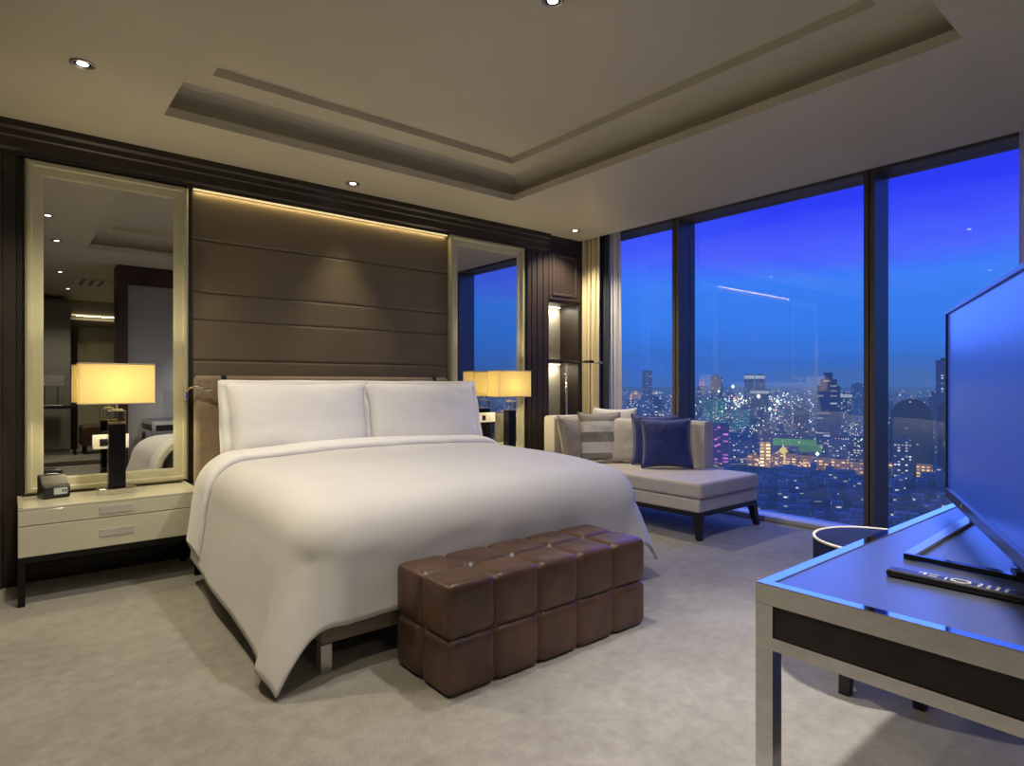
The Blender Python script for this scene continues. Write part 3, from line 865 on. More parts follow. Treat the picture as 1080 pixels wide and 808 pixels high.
# small pale mark on the lower bezel
cu = bpy.data.curves.new('mark', 'FONT'); cu.body = 'h'; cu.size = .028; cu.extrude = .0004
to = bpy.data.objects.new('mark', cu); C.objects.link(to)
dg = bpy.context.evaluated_depsgraph_get()
me = bpy.data.meshes.new_from_object(to.evaluated_get(dg)); bpy.data.objects.remove(to)
lo = bpy.data.objects.new('logo_mark', me); C.objects.link(lo); me.materials.append(M['key_print'])
lo.parent = bezel; lo.location = (.22, .0148, zb+.007); lo.rotation_euler = (PI/2, 0, PI)
bm = bmesh.new(); tube(bm, [(.10, .0, zb-.006), (.10, .012, zb-.006)], .008, 12)
obj('indicator', bm, 'chrome', t)
# V-shaped stand: neck and two flat feet meeting in front
def flat_arm(p, q, w0, w1, z0, z1):
    bm = bmesh.new()
    p, q = Vector(p), Vector(q); d = (q-p).normalized(); n = Vector((-d.y, d.x))
    A_ = [p-n*w0, p+n*w0, q+n*w1, q-n*w1]
    prism(bm, [(v.x, v.y) for v in A_], z0, z1, 'z')
    return bm
inv = Matrix.Rotation(-t.rotation_euler.z, 2)
def loc2(x, y): v = inv @ Vector((x-2.20, y-.505)); return (v.x, v.y)
obj('stand_foot', flat_arm(loc2(1.883, .592), loc2(2.60, .618), .013, .016, .001, .010), 'steel', t)
obj('stand_foot', flat_arm(loc2(1.870, .598), loc2(1.868, .20), .006, .024, .001, .014), 'black_gloss', t)
nx, ny = loc2(1.86, .33)
obj('stand_neck', B(nx-.03, nx+.09, -.045, -.012, .02, zb+.08, bev=.004), 'black', t)
obj('stand_bridge', flat_arm(loc2(1.868, .34), (nx+.05, -.03), .02, .03, .002, .020), 'black', t)

# remote
t = thing('remote_control', 'slim black television remote lying on the desk top', 'remote', (1.69, .44, .7475), R(-90+1.5))
bm = B(-.135, .135, -.021, .021, 0, .017, bev=.006, seg=3)
obj('body', bm, 'black', t)
def key(x, y, w, h):
    obj('button', B(x-w, x+w, y-h, y+h, .0165, .0182, bev=.0005), 'key_print', t)
for x, y, w, h in ((-.068, .008, .003, .003), (-.058, .006, .003, .009), (-.04, .010, .010, .0016), (-.04, -.006, .010, .0016), (-.015, 0, .0018, .010)): key(x, y, w, h)
bm = bmesh.new()
ring = []
for k in range(24):
    q = 2*PI*k/24; ring.append((.014+.018*math.cos(q), .013*math.sin(q)))
tube(bm, [(*p, .0175) for p in ring] + [(*ring[0], .0175)], .0022, 6); obj('navigation_ring', bm, 'key_print', t)
for k in range(4):
    for y in (-.010, 0, .010): key(.05+k*.016, y, .0035, .0022)

# ------------------------------------------------------------------ stool behind the desk
t = thing('stool', 'round navy stool with ivory piping tucked behind the desk', 'stool', (2.705, .955, 0))
bm = bmesh.new(); lathe(bm, [(.195, .30), (.228, .31), (.238, .34), (.240, .58), (.236, .586), (.215, .591), (.12, .594), (.01, .595)], 48)
obj('seat', bm, 'navy_stool', t, smooth=True)
bm = bmesh.new(); tube(bm, [(.236*math.cos(2*PI*k/48), .236*math.sin(2*PI*k/48), .587) for k in range(49)], .006, 8)
obj('piping', bm, 'piping', t, smooth=True)
for k in range(4):
    q = R(159) + k*PI/2
    bm = bmesh.new(); taper(bm, (.155*math.cos(q), .155*math.sin(q), .026), (.175*math.cos(q), .175*math.sin(q), .019), .305, 0)
    obj('leg', bm, 'dark_leg', t)

# ------------------------------------------------------------------ entry area behind the camera, seen in the left mirror
t = thing('wardrobe', 'grey-green two-door wardrobe at the rear wall seen in the left mirror', 'wardrobe', (.35, YF, 0))
obj('carcass', B(-.75, .50, .005, .55, 0, 2.72), 'wardrobe', t)
for x in (-.74, -.11):
    d = obj('door', B(x, x+.60, .552, .572, .05, 2.68, bev=.004), 'wardrobe', t)
    obj('raised_frame', B(x+.07, x+.53, .573, .580, .15, 2.58, bev=.003), 'wardrobe', d)
dd = tag(obj('door_1', B(.98, 1.72, YF+.005, YF+.05, 0, 2.3), 'pale_door'), kind='structure')
obj('door_panel', B(1.12, 1.58, YF+.051, YF+.06, .3, 2.1, bev=.004), 'pale_door', dd)
bm = bmesh.new()
for q in ((.88, .98, 0, 2.42), (1.72, 1.82, 0, 2.42), (.98, 1.72, 2.3, 2.42)): box(bm, q[0], q[1], YF+.004, YF+.12, q[2], q[3])
obj('door_frame', bm, 'dark_leg', dd)
o = obj('warm_light_strip', B(.90, 1.80, YF+.02, YF+.06, 2.50, 2.53), 'gold_light'); tag(o, 'warm light strip over the entry door seen in the left mirror', 'strip light')
struct('trim_9', B(XL, 1.1, -2.25, -1.75, 0, .012), 'red_wood')
t = thing('console_table', 'thin black console table in the entry seen in the left mirror', 'table', (.35, -3.55, 0))
obj('table_top', B(-.50, .55, -.18, .18, .80, .85, bev=.003), 'black', t)
for x in (-.47, .52):
    for y in (-.15, .15): obj('leg', B(x-.015, x+.015, y-.015, y+.015, 0, .80), 'black_metal', t)
t = thing('table_lamp', 'unlit grey-shaded lamp on the console seen in the left mirror', 'lamp', (.55, -3.55, .851))
obj('lamp_shade', B(-.17, .17, -.12, .12, .34, .52), 'shade_off', t)
bm = bmesh.new()
for x in (-.09, .09): box(bm, x-.006, x+.006, -.006, .006, .0, .34)
obj('frame', bm, 'black_metal', t)
obj('base_plate', B(-.14, .14, -.08, .08, 0, .012), 'chrome', t)
t = thing('leather_bench', 'low brown leather bench by the entry door seen in the left mirror', 'bench', (1.35, -3.6, 0))
obj('seat', B(-.40, .40, -.26, .26, .14, .50, bev=.05, seg=4), 'leather', t)
for x in (-.33, .33):
    for y in (-.2, .2): obj('leg', B(x-.02, x+.02, y-.02, y+.02, 0, .145), 'dark_leg', t)

# ------------------------------------------------------------------ city outside
HZ = (.062, .140, .38)     # dusk haze colour, painted into the city materials
def paint_haze(t, shader, dist=2700.0, glow=0.0):  # mixes haze-coloured emission into the surface, stronger with distance
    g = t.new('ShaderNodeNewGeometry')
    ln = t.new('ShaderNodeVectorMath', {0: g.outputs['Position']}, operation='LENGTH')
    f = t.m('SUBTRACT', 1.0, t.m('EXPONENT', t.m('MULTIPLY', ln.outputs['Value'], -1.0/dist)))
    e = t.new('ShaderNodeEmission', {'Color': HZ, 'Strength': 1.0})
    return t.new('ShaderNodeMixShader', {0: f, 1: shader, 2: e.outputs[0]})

def building_mat(name, wall, lit, frac, strength, fw=3.4, fh=3.6, mode='grid', glow=None, dist=2700.0, light2=None):
    m, t, out = base(name)
    g = t.new('ShaderNodeNewGeometry')
    p = t.new('ShaderNodeSeparateXYZ', {0: g.outputs['Position']})
    nrm = t.new('ShaderNodeSeparateXYZ', {0: g.outputs['Normal']})
    ax = t.m('ABSOLUTE', nrm.outputs[0]); ay = t.m('ABSOLUTE', nrm.outputs[1])
    hx = t.m('ADD', t.m('MULTIPLY', p.outputs[0], ay), t.m('MULTIPLY', p.outputs[1], ax))
    u = t.m('DIVIDE', hx, fw); v = t.m('DIVIDE', p.outputs[2], fh)
    cu, cv = t.m('FLOOR', u), t.m('FLOOR', v); fu, fv = t.m('FRACT', u), t.m('FRACT', v)
    oi = t.new('ShaderNodeObjectInfo')
    cell = t.new('ShaderNodeCombineXYZ', {0: cu, 1: cv, 2: t.m('MULTIPLY', oi.outputs['Random'], 50.0)})
    wn = t.new('ShaderNodeTexWhiteNoise', {0: cell})
    on = t.m('LESS_THAN', wn.outputs['Value'], frac)
    wu = t.m('MULTIPLY', t.m('GREATER_THAN', fu, .18), t.m('LESS_THAN', fu, .82)) if mode == 'grid' else 1.0
    wv = t.m('MULTIPLY', t.m('GREATER_THAN', fv, .25), t.m('LESS_THAN', fv, .75))
    win = t.m('MULTIPLY', wu, wv)
    side = t.m('LESS_THAN', t.m('ABSOLUTE', nrm.outputs[2]), .4)
    win = t.m('MULTIPLY', win, side)
    br = t.new('ShaderNodeTexWhiteNoise', {0: t.new('ShaderNodeVectorMath', {0: cell, 1: (7.3, 3.1, 1.7)}, operation='ADD')})
    k = t.m('MULTIPLY', t.m('MULTIPLY', win, on), t.m('ADD', .25, t.m('MULTIPLY', br.outputs['Value'], .9)))
    tint = t.mix(br.outputs['Value'], lit, light2 or lit)
    wc = t.mix(t.m('MULTIPLY', win, .55), wall, tuple(c*.35 for c in wall))
    nz = t.new('ShaderNodeTexNoise', {'Vector': g.outputs['Position'], 'Scale': .06, 'Detail': 4.0})
    wc = t.mix(.5, wc, t.ramp(nz.outputs[0], [(.3, (.55, .55, .55)), (.7, (1, 1, 1))]), 'MULTIPLY')
    d = t.new('ShaderNodeBsdfDiffuse', {'Color': wc})
    e = t.new('ShaderNodeEmission', {'Color': tint, 'Strength': t.m('MULTIPLY', k, strength)})
    a = t.new('ShaderNodeAddShader', {0: d.outputs[0], 1: e.outputs[0]})
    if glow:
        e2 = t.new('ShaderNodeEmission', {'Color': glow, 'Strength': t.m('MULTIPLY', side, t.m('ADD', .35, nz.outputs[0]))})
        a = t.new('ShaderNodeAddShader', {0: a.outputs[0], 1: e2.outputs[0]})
    h = paint_haze(t, a.outputs[0], dist)
    t.L.new(h.outputs[0], out.inputs[0])
    m.cycles.emission_sampling = 'NONE'
    return m
W = (1.0, .80, .45); CW = (.85, .95, 1.0)
M['tower_dark'] = building_mat('dark_tower_facade', (.05, .065, .10), W, .10, 1.3, light2=CW)
M['tower_band'] = building_mat('banded_tower_facade', (.16, .19, .26), W, .12, .8, fw=7.0, fh=4.2, mode='band', light2=CW)
M['tower_pale'] = building_mat('pale_tower_facade', (.30, .33, .40), CW, .10, .9)
M['tower_black'] = building_mat('unlit_tower_facade', (.035, .045, .075), W, .012, 1.0)
M['block_lit'] = building_mat('busy_lit_facade', (.12, .14, .18), W, .35, 1.4, light2=CW)
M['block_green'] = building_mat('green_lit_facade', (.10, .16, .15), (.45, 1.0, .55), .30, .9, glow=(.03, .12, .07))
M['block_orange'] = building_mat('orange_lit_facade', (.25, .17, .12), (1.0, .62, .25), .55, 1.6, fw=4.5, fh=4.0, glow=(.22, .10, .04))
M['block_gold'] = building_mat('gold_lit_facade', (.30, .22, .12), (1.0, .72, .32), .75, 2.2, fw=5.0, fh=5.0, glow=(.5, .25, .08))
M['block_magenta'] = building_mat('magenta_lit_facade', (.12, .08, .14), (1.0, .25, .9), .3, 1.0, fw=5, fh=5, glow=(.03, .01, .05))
M['house'] = building_mat('dark_house_wall', (.17, .20, .25), W, .06, 1.2, fw=3.5, fh=3.0, light2=CW)
M['house_pale'] = building_mat('pale_house_wall', (.36, .39, .44), W, .09, 1.2, fw=3.5, fh=3.0, light2=CW)
M['roof'] = building_mat('dark_house_roof', (.14, .155, .185), W, 0.0, 0.0)
M['pale_roof'] = building_mat('pale_flat_roof', (.34, .36, .40), W, 0.0, 0.0)
M['far_block'] = building_mat('distant_block_facade', (.09, .11, .16), W, .22, 1.6, fw=6, fh=5, light2=CW)

def ground_mat():
    m, t, out = base('dark_city_ground')
    g = t.new('ShaderNodeNewGeometry')
    n1 = t.new('ShaderNodeTexNoise', {'Vector': g.outputs['Position'], 'Scale': .035, 'Detail': 6.0, 'Roughness': .7})
    c = t.ramp(n1.outputs[0], [(.3, (.02, .032, .035)), (.7, (.075, .095, .11))])
    d = t.new('ShaderNodeBsdfDiffuse', {'Color': c})
    vo = t.new('ShaderNodeTexVoronoi', {'Vector': g.outputs['Position'], 'Scale': .010}, feature='DISTANCE_TO_EDGE')
    road = t.m('LESS_THAN', vo.outputs['Distance'], .035)
    n2 = t.new('ShaderNodeTexNoise', {'Vector': g.outputs['Position'], 'Scale': .0022, 'Detail': 2.0})
    st = t.m('MULTIPLY', road, t.m('MULTIPLY', t.m('GREATER_THAN', n2.outputs[0], .50), .30))
    e = t.new('ShaderNodeEmission', {'Color': (1.0, .65, .30), 'Strength': st})  # street lighting painted onto the roads as warm emission
    a = t.new('ShaderNodeAddShader', {0: d.outputs[0], 1: e.outputs[0]})
    h = paint_haze(t, a.outputs[0])
    t.L.new(h.outputs[0], out.inputs[0]); m.cycles.emission_sampling = 'NONE'
    return m
M['ground'] = ground_mat()
GZ = -120.0
bm = bmesh.new()
v = [bm.verts.new(p) for p in ((60, -24000, GZ), (26000, -24000, GZ), (26000, 24000, GZ), (60, 24000, GZ))]; bm.faces.new(v)
struct('ground', bm, 'ground')

OCC = {}
def occupy(x, y, r):
    n = int(r//20)+1; i, j = int(x//20), int(y//20)
    for a in range(i-n, i+n+1):
        for b in range(j-n, j+n+1): OCC.setdefault((a, b), []).append((x, y, r))
def free(x, y, r):
    n = int(r//20)+1; i, j = int(x//20), int(y//20)
    for a in range(i-n, i+n+1):
        for b in range(j-n, j+n+1):
            for q in OCC.get((a, b), ()):
                if (q[0]-x)**2 + (q[1]-y)**2 < (q[2]+r)**2: return False
    return True
def tower(px, d, wpx, ytop, m, label, kind='flat', depth=None, rz=None, name='tower', group=None, extra=None):
    """a tower standing on the city ground, width and roof height given as it measures at distance d"""
    c = far(px, d); w = wpx*d/F; h = (H - (ytop-CY)/F*d) - GZ; dp = depth or w*.8
    rz = math.atan2(c.y, c.x) - PI/2 if rz is None else rz
    t = thing(name, label, 'tower' if name == 'tower' else 'building', (c.x, c.y, GZ), rz, group)
    a, b = w/2, dp/2
    occupy(c.x, c.y, math.hypot(a, b)+2)
    bm = bmesh.new()
    if kind == 'flat':
        box(bm, -a, a, -b, b, 0, h)
    elif kind == 'setback':
        prism(bm, [(-a, 0), (a, 0), (a, h*.86), (a*.72, h*.86), (a*.72, h*.94), (a*.35, h*.94), (a*.35, h), (-a*.35, h), (-a*.35, h*.94), (-a*.72, h*.94), (-a*.72, h*.86), (-a, h*.86)], -b, b, 'y')
    elif kind == 'dome':
        pr = [(-a, 0), (a, 0), (a, h*.70), (a*.94, h*.705), (a*.94, h*.78)]
        for k in range(1, 12):
            q = PI*k/12; pr.append((a*math.cos(q)*.93, h*.785 + h*.215*math.sin(q)))
        pr += [(-a*.94, h*.78), (-a*.94, h*.705), (-a, h*.70)]; prism(bm, pr, -b, b, 'y')
    elif kind == 'slant':
        prism(bm, [(-a, 0), (a, 0), (a, h*.955), (-a, h)], -b, b, 'y')
    elif kind == 'gable':
        prism(bm, [(-a, 0), (a, 0), (a, h*.78), (0, h), (-a, h*.78)], -b, b, 'y')
    elif kind == 'spire':
        prism(bm, [(-a, 0), (a, 0), (a, h*.72), (a*.6, h*.80), (a*.6, h*.86), (-a*.6, h*.86), (-a*.6, h*.80), (-a, h*.72)], -b, b, 'y')
    obj('facade', bm, m, t)
    if kind == 'spire':
        for s in (-.25, .25):
            bm = bmesh.new(); taper(bm, (s*a*2*.6, 0, w*.01), (s*a*2*.6, 0, w*.06), h*1.06, h*.86); obj('mast', bm, 'red_glow', t)
    else:
        bm = box(bmesh.new(), -a*.45, a*.35, -b*.4, b*.4, (h*.98 if kind in ('dome', 'slant', 'gable') else h), h*1.0+3.0 + (0 if kind not in ('dome', 'gable') else .5))
        if kind not in ('dome', 'gable'): obj('roof_plant', bm, 'tower_black', t)
        else: bm.free()
    if extra == 'cap':
        obj('lit_crown', box(bmesh.new(), -a*1.01, a*1.01, -b*1.01, b*1.01, h*.90, h*.975), 'cap_glow', t)
    if extra == 'topsign':
        obj('roof_lamp', box(bmesh.new(), a*.25, a*.75, -b*1.03, -b, h*.955, h*.985), 'lamp_white', t)
    return t
def glow_mat(name, col, s):
    m, t, out = base(name)
    g = t.new('ShaderNodeNewGeometry')
    nz = t.new('ShaderNodeTexNoise', {'Vector': g.outputs['Position'], 'Scale': .02})
    e = t.new('ShaderNodeEmission', {'Color': col, 'Strength': t.m('MULTIPLY', t.m('ADD', .5, nz.outputs[0]), s)})
    h = paint_haze(t, e.outputs[0], 6500.0)
    t.L.new(h.outputs[0], out.inputs[0]); m.cycles.emission_sampling = 'NONE'
    return m
M['red_glow'] = glow_mat('red_mast_glow', (1.0, .25, .25), 1.2)
M['cap_glow'] = glow_mat('pale_crown_glow', (.75, .85, 1.0), .55)
M['lamp_white'] = glow_mat('white_street_light', (1.0, .95, .80), 2.6)
M['lamp_warm'] = glow_mat('warm_street_light', (1.0, .66, .28), 2.2)
M['lamp_green'] = glow_mat('greenish_floodlight', (.70, 1.0, .72), 2.8)
M['lamp_pink'] = glow_mat('pink_light', (1.0, .35, .70), 1.8)
M['lamp_blue'] = glow_mat('cool_light', (.70, .85, 1.0), 2.0)
M['green_roof'] = glow_mat('green_lit_roof', (.25, .75, .40), .32)
M['gold_dome'] = glow_mat('gold_dome_glow', (1.0, .72, .22), 1.0)

tower(682.5, 2600, 10, 391, 'tower_dark', 'slim dark tower standing alone in the left window pane')
tower(670, 2700, 11, 412, 'block_gold', 'small gold-lit domed building left of the lone slim tower', 'dome')
tower(740, 2300, 11, 402, 'block_lit', 'tower with twin red-lit masts just right of the first mullion', 'spire')
tower(756, 2100, 12, 396, 'tower_dark', 'slant-roofed tower beside the red-masted tower', 'slant')
tower(753, 1750, 22, 421, 'block_green', 'wide unfinished block in front of the slant-roofed tower')
tower(790, 2200, 9.5, 395, 'tower_dark', 'left one of the dark twin towers', extra='cap')
tower(801.5, 2200, 9.5, 395, 'tower_dark', 'right one of the dark twin towers', extra='cap')
tower(801, 1650, 18, 411, 'tower_dark', 'broad dark block with pale crown in front of the twin towers', extra='cap')
tower(781, 1600, 18, 432, 'block_green', 'green-lit low block left of the pale-crowned block')
tower(874, 1040, 21.5, 395, 'tower_band', 'tall banded tower with stepped crown left of the second mullion', 'setback')
tower(892, 1500, 12, 415, 'block_lit', 'lit mid-height tower just right of the banded tower', extra='cap')
tower(905, 1700, 12, 405, 'tower_pale', 'pale tower beside the second mullion')
tower(883, 985, 17, 464, 'tower_pale', 'pale low office block at the foot of the banded tower', depth=20)
tower(905, 960, 17, 462, 'block_lit', 'dark glass office block with lit floors by the second mullion', depth=20)
tower(961, 850, 38, 421, 'tower_black', 'large unlit round-topped tower in the right window pane', 'dome')
tower(942, 1150, 12, 450, 'tower_dark', 'narrow dark block left of the round-topped tower')
tower(952, 790, 15, 463, 'block_lit', 'low block with lit windows at the foot of the round-topped tower', depth=18)
tower(996, 830, 15, 380, 'tower_pale', 'tallest pale striped tower beside the television edge', extra='topsign')
tower(984, 900, 8, 415, 'tower_pale', 'slender pale slab between round-topped tower and tallest tower')
tower(998, 780, 15, 427, 'tower_black', 'unlit block in front of the tallest pale tower')
tower(845, 1350, 15, 428, 'tower_dark', 'mid-height dark block left of the banded tower')
tower(725, 1900, 14, 424, 'tower_dark', 'dark block hidden partly by the first mullion')
tower(763, 900, 12, 449, 'block_magenta', 'magenta-lit block right of the chaise back', depth=18)
tower(757, 930, 9, 452, 'block_magenta', 'second magenta-lit block touching the chaise back', depth=18)
# orange-lit street front
row = [(794, 905, 12, 477), (807, 892, 10, 466), (820, 885, 12, 476), (835, 875, 12, 478), (850, 865, 13, 480), (867, 850, 14, 482), (886, 838, 16, 484), (906, 828, 16, 487), (934, 812, 12, 487), (975, 790, 14, 489)]
for i, (p, d, w, y) in enumerate(row):
    lab = 'tallest gold-lit facade in the orange street front' if i == 1 else 'orange-lit street-front building, number %s from the left in its row' % ['one', 'two', 'three', 'four', 'five', 'six', 'seven', 'eight', 'nine', 'ten'][i]
    if i != 1: lab = 'low orange-lit building in the bright street front below the towers'
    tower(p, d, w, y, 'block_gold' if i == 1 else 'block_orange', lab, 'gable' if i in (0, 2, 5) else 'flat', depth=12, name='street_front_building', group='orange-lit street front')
# long dark hall, green-lit hall and gold dome
def hall(px, d, wpx, ytop, m, label, dp):
    c = far(px, d); w = wpx*d/F; h = (H-(ytop-CY)/F*d)-GZ
    occupy(c.x, c.y, math.hypot(w, dp)/2+2)
    t = thing('hall', label, 'building', (c.x, c.y, GZ), math.atan2(c.y, c.x)-PI/2)
    obj('wall', box(bmesh.new(), -w/2, w/2, -dp/2, dp/2, 0, h*.7), 'house_pale', t)
    bm = bmesh.new(); prism(bm, [(-dp/2-1, h*.7), (dp/2+1, h*.7), (0, h)], -w/2-1, w/2+1, 'x'); obj('roof', bm, m, t)
hall(800, 1050, 55, 458, 'roof', 'long dark-roofed hall in front of the pale-crowned block', 40)
hall(838, 980, 40, 463, 'green_roof', 'green-lit hall left of the banded tower foot', 30)
hall(855, 930, 20, 470, 'green_roof', 'smaller green-lit hall at the banded tower foot', 25)
c = far(826, 930); bm = bmesh.new(); lathe(bm, [(7, 0), (7, 14), (6.5, 18), (4.5, 22), (1.5, 25), (.4, 29)], 20)
o = obj('domed_pavilion', bm, 'gold_dome'); o.location = c; o.location.z = GZ+8
o.location.z = GZ; tag(o, 'small gold-lit domed pavilion among the green-lit roofs', 'building')

# low houses: one pattern of each kind, then copies
def house(name, w, d, h, m, hip=True):
    t = thing(name, 'dark low-rise house in the quarter below the window', 'house', group='low houses below the window')
    obj('wall', box(bmesh.new(), -w/2, w/2, -d/2, d/2, 0, h), m, t)
    bm = bmesh.new()
    if hip:
        v = [bm.verts.new(p) for p in ((-w/2-.5, -d/2-.5, h), (w/2+.5, -d/2-.5, h), (w/2+.5, d/2+.5, h), (-w/2-.5, d/2+.5, h), (-w/4, 0, h+3), (w/4, 0, h+3))]
        for f in ((0, 1, 5, 4), (1, 2, 5), (2, 3, 4, 5), (3, 0, 4), (3, 2, 1, 0)): bm.faces.new([v[i] for i in f])
    else:
        box(bm, -w/2, w/2, -d/2, d/2, h, h+.6); 
    obj('roof', bm, 'roof' if hip else 'pale_roof', t)
    return t
protos = [house('house', 13, 10, 7, 'house'), house('house', 11, 11, 10, 'house_pale', False), house('house', 18, 11, 9, 'house'), house('house', 10, 9, 14, 'house_pale', False)]
rh = random.Random(3)
used = set(); spots = []
tries = 0
while len(spots) < 230 and tries < 6000:
    tries += 1
    d = rh.uniform(440, 830); p = rh.uniform(690, 1010)
    if p < 775 and d < 600: continue
    c = far(p, d); k = (round(c.x/21), round(c.y/21))
    if k in used or not free(k[0]*21, k[1]*21, 8): continue
    used.add(k); occupy(k[0]*21, k[1]*21, 11.5); spots.append((k[0]*21 + rh.uniform(-.6, .6), k[1]*21 + rh.uniform(-.6, .6)))
for i, (x, y) in enumerate(spots):
    q = protos[i % 4]
    rz = R(28) + rh.choice((0, PI/2)) + rh.uniform(-.12, .12)
    if i < 4: q.location = (x, y, GZ); q.rotation_euler = (0, 0, rz)
    else:
        n = dup(q, (x, y, GZ), rz); s = rh.uniform(.8, 1.05); n.scale = (s, s, rh.uniform(.7, 1.2))
# mid-distance blocks as individuals
def midblock(m):
    t = thing('city_block', 'mid-rise block in the hazy city between the towers and the horizon', 'building', group='mid-rise blocks towards the horizon')
    obj('facade', box(bmesh.new(), -.5, .5, -.5, .5, 0, 1), m, t)
    return t
mp = [midblock('far_block'), midblock('tower_dark'), midblock('far_block')]
nb = 0
for i in range(260):
    d = 1000 + 2600*rh.random()**1.3; p = rh.uniform(660, 1008); c = far(p, d)
    sx, sy = rh.uniform(18, 40), rh.uniform(15, 30)
    if not free(c.x, c.y, math.hypot(sx, sy)/2+1): continue
    occupy(c.x, c.y, math.hypot(sx, sy)/2+1)
    q = mp[nb % 3]
    n = q if nb < 3 else dup(q, c)
    nb += 1
    n.location = c; n.rotation_euler = (0, 0, rh.uniform(0, PI)); n.scale = (sx, sy, rh.uniform(12, 24) if d < 1750 else rh.uniform(14, 60)*(1 if rh.random() < .8 else 1.4))
# the rest of the city to the horizon (and the part only the mirror sees)
bm = bmesh.new()
for i in range(900):
    d = 2600 + 7000*rh.random(); p = rh.uniform(640, 1030); c = far(p, d)
    s = rh.uniform(20, 60); h = rh.uniform(12, 70)
    if not free(c.x, c.y, s*.72): continue
    occupy(c.x, c.y, s*.72)
    box(bm, c.x-s/2, c.x+s/2, c.y-s/2, c.y+s/2, GZ, GZ+h)
for i in range(500):
    ang = rh.uniform(-78, 16); r = rh.uniform(500, 5000); x, y = r*math.cos(R(ang)), r*math.sin(R(ang))
    s = rh.uniform(14, 45); h = rh.uniform(8, 50) if rh.random() < .93 else rh.uniform(60, 120)
    if not free(x, y, s*.72): continue
    occupy(x, y, s*.72)
    box(bm, x-s/2, x+s/2, y-s/2, y+s/2, GZ, GZ+h)
tag(obj('distant_city', bm, 'far_block'), 'countless hazy distant buildings filling the city up to the horizon', 'city', kind='stuff')
# foliage between the houses
bm = bmesh.new()
trees = []
for i in range(900):
    d = rh.uniform(430, 860); p = rh.uniform(690, 1010); c = far(p, d)
    r = rh.uniform(2.5, 5)
    if not free(c.x, c.y, r): continue
    trees.append((c.x, c.y, r))
    bmesh.ops.create_icosphere(bm, subdivisions=1, radius=r, matrix=Matrix.Translation((c.x, c.y, GZ + r*.7)) @ Matrix.Diagonal((1, 1, rh.uniform(.7, 1.1), 1)))
fm, ft, fo = base('dark_tree_foliage')
fg = ft.new('ShaderNodeNewGeometry'); fn = ft.new('ShaderNodeTexNoise', {'Vector': fg.outputs['Position'], 'Scale': .6, 'Detail': 5.0})
fd = ft.new('ShaderNodeBsdfDiffuse', {'Color': ft.ramp(fn.outputs[0], [(.3, (.012, .028, .022)), (.7, (.05, .085, .065))])})
ft.L.new(paint_haze(ft, fd.outputs[0]).outputs[0], fo.inputs[0])
tag(obj('treetops', bm, fm), 'dark treetops massed between the houses below the window', 'trees', kind='stuff')
# city lights
for q in trees: occupy(*q)
bm = bmesh.new()
LM = ['lamp_white', 'lamp_warm', 'lamp_green', 'lamp_pink', 'lamp_blue']
def lightpt(c, r, mi):
    if not free(c.x, c.y, r): return
    vs = [bm.verts.new(c + Vector(k)*r) for k in ((1,0,0),(-1,0,0),(0,1,0),(0,-1,0),(0,0,1),(0,0,-1))]
    for f in ((0,2,4),(2,1,4),(1,3,4),(3,0,4),(2,0,5),(1,2,5),(3,1,5),(0,3,5)):
        bm.faces.new([vs[k] for k in f]).material_index = mi
for i in range(2600):
    d = 900 + 6500*rh.random()**1.5; p = rh.uniform(655, 1010); c = far(p, d)
    c.z = GZ + rh.uniform(6, 45)
    lightpt(c, d*rh.uniform(.00045, .0011), rh.choices(range(5), (3, 6, 1, 1, 2))[0])
for i in range(420):          # brighter quarter towards the construction site
    d = rh.uniform(1500, 3200); p = rh.gauss(785, 32); c = far(p, d); c.z = GZ + rh.uniform(10, 80)
    if p < 733: continue
    lightpt(c, d*rh.uniform(.0007, .0016), rh.choices(range(5), (4, 3, 5, 2, 2))[0])
for i in range(110):          # sparse lamps among the near houses
    d = rh.uniform(450, 880); p = rh.uniform(740, 1008); c = far(p, d); c.z = GZ + rh.uniform(8, 14)
    lightpt(c, d*rh.uniform(.0004, .0010), rh.choices(range(5), (4, 4, 1, 0, 2))[0])
for i in range(90):           # along the orange street
    s = rh.random(); p = 770 + 240*s; d = 905 - 115*s; c = far(p, d-14); c.z = GZ + rh.uniform(5, 12)
    lightpt(c, rh.uniform(.5, 1.1), rh.choices((0, 1), (1, 4))[0])
for p, d, z, r in ((773, 1500, -5, 5.0), (800, 1450, -28, 5.5), (812, 1500, -60, 5), (820, 1450, -40, 4.5), (745, 1650, -85, 6), (786, 1500, -70, 5), (758, 1600, -18, 4), (862, 900, GZ+18, 3.2)):
    c = far(p, d); c.z = z; lightpt(c, r, 2)
for i in range(320):          # lights in the part of the city the right mirror sees
    ang = rh.uniform(-75, 16); r = rh.uniform(600, 5000); c = Vector((r*math.cos(R(ang)), r*math.sin(R(ang)), GZ + rh.uniform(6, 40)))
    lightpt(c, r*rh.uniform(.0005, .0011), rh.choices(range(5), (3, 6, 1, 1, 2))[0])
o = obj('city_lights', bm, LM); tag(o, 'countless small warm and white lights scattered over the dusk city', 'lights', kind='stuff')

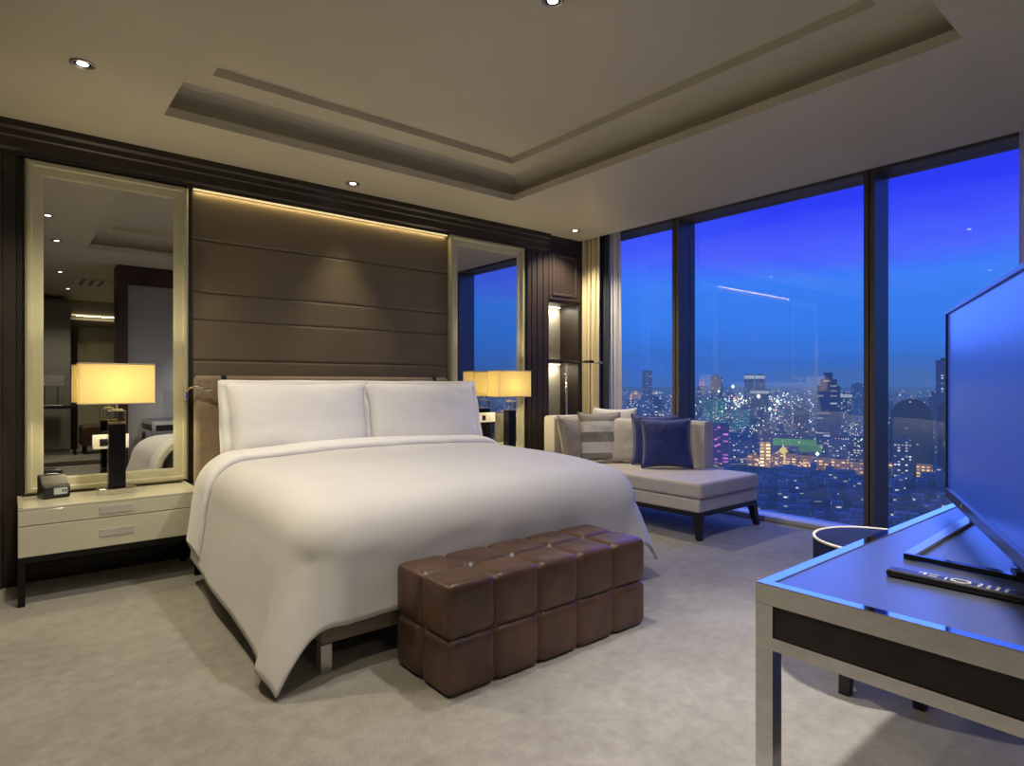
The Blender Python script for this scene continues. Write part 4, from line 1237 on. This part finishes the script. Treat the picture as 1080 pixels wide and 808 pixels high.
# ------------------------------------------------------------------ world: dusk sky
w = bpy.data.worlds.new('dusk_sky'); bpy.context.scene.world = w; w.use_nodes = True
t = NT(w.node_tree); t.N.clear()
tc = t.new('ShaderNodeTexCoord')
nzw = t.new('ShaderNodeTexNoise', {'Vector': t.new('ShaderNodeMapping', {'Vector': tc.outputs['Generated'], 'Scale': (1.2, 1.2, 6.0)}), 'Scale': 2.2, 'Detail': 4.0, 'Roughness': .5})
z = t.new('ShaderNodeSeparateXYZ', {0: tc.outputs['Generated']}).outputs[2]
f = t.m('ADD', z, t.m('MULTIPLY', t.m('SUBTRACT', nzw.outputs[0], .5), .11))
sky = t.ramp(t.m('ADD', t.m('MULTIPLY', f, 1.6), .1), [(.0, HZ), (.09, (.072, .165, .44)), (.15, (.045, .165, .60)), (.23, (.040, .215, .86)), (.33, (.048, .235, 1.0)), (.41, (.070, .130, 1.05)), (.52, (.028, .050, 1.0)), (.72, (.016, .025, .65)), (1.0, (.010, .015, .35))])
bg = t.new('ShaderNodeBackground', {'Color': sky, 'Strength': 1.0})
o = t.new('ShaderNodeOutputWorld'); t.L.new(bg.outputs[0], o.inputs[0])

# ------------------------------------------------------------------ lights
def light(kind, name, loc, power, col, rot=(0, 0, 0), **kw):
    l = bpy.data.lights.new(name, kind); l.energy = power; l.color = col
    for k, v in kw.items(): setattr(l, k, v)
    o = bpy.data.objects.new(name, l); C.objects.link(o); o.location = loc; o.rotation_euler = rot
    return o
WARM = (1.0, .80, .50); SOFT = (1.0, .87, .64)
for i, (x, y, z_, lab) in enumerate(DL):
    pw = [115, 42, 120, 118, 50, 50, 90, 70, 300][i]
    light('SPOT', 'downlight_beam', (x, y, z_-.03), pw, SOFT if i not in (3, 8) else (1.0, .94, .88), spot_size=R([125, 60, 120, 150, 125, 125, 130, 130, 80][i]), spot_blend=.8, shadow_soft_size=.05)
for x in (.518, 3.705):
    light('POINT', 'lamp_bulb', (x, 4.53, .541+.66), 13.0, (1.0, .84, .50), shadow_soft_size=.035)
light('AREA', 'cove_strip', (2.06, 4.742, 2.584), 2.0, (1.0, .76, .36), shape='RECTANGLE', size=2.1, size_y=.01)
light('AREA', 'niche_strip', (4.60, 4.97, 2.07), 3.0, (1.0, .92, .72), shape='RECTANGLE', size=.4, size_y=.02)
light('AREA', 'niche_strip', (4.60, 4.97, 1.43), 2.2, (1.0, .92, .72), shape='RECTANGLE', size=.4, size_y=.02)
light('AREA', 'door_strip', (1.35, YF+.15, 2.49), 4, (1.0, .85, .45), shape='RECTANGLE', size=.8, size_y=.03)
light('SUN', 'blue_fill_sun', (9, 4, 6), 2.6, (.08, .20, 1.0), rot=(0, R(55), R(24)), angle=R(66))  # added blue lamp strengthening the sky light through the windows

sc = bpy.context.scene
sc.view_settings.view_transform = 'Standard'
sc.view_settings.exposure = 0.0
sc.cycles.max_bounces = 10; sc.cycles.transparent_max_bounces = 16; sc.cycles.glossy_bounces = 6
sc.cycles.sample_clamp_indirect = 6.0
sc.cycles.use_denoising = True
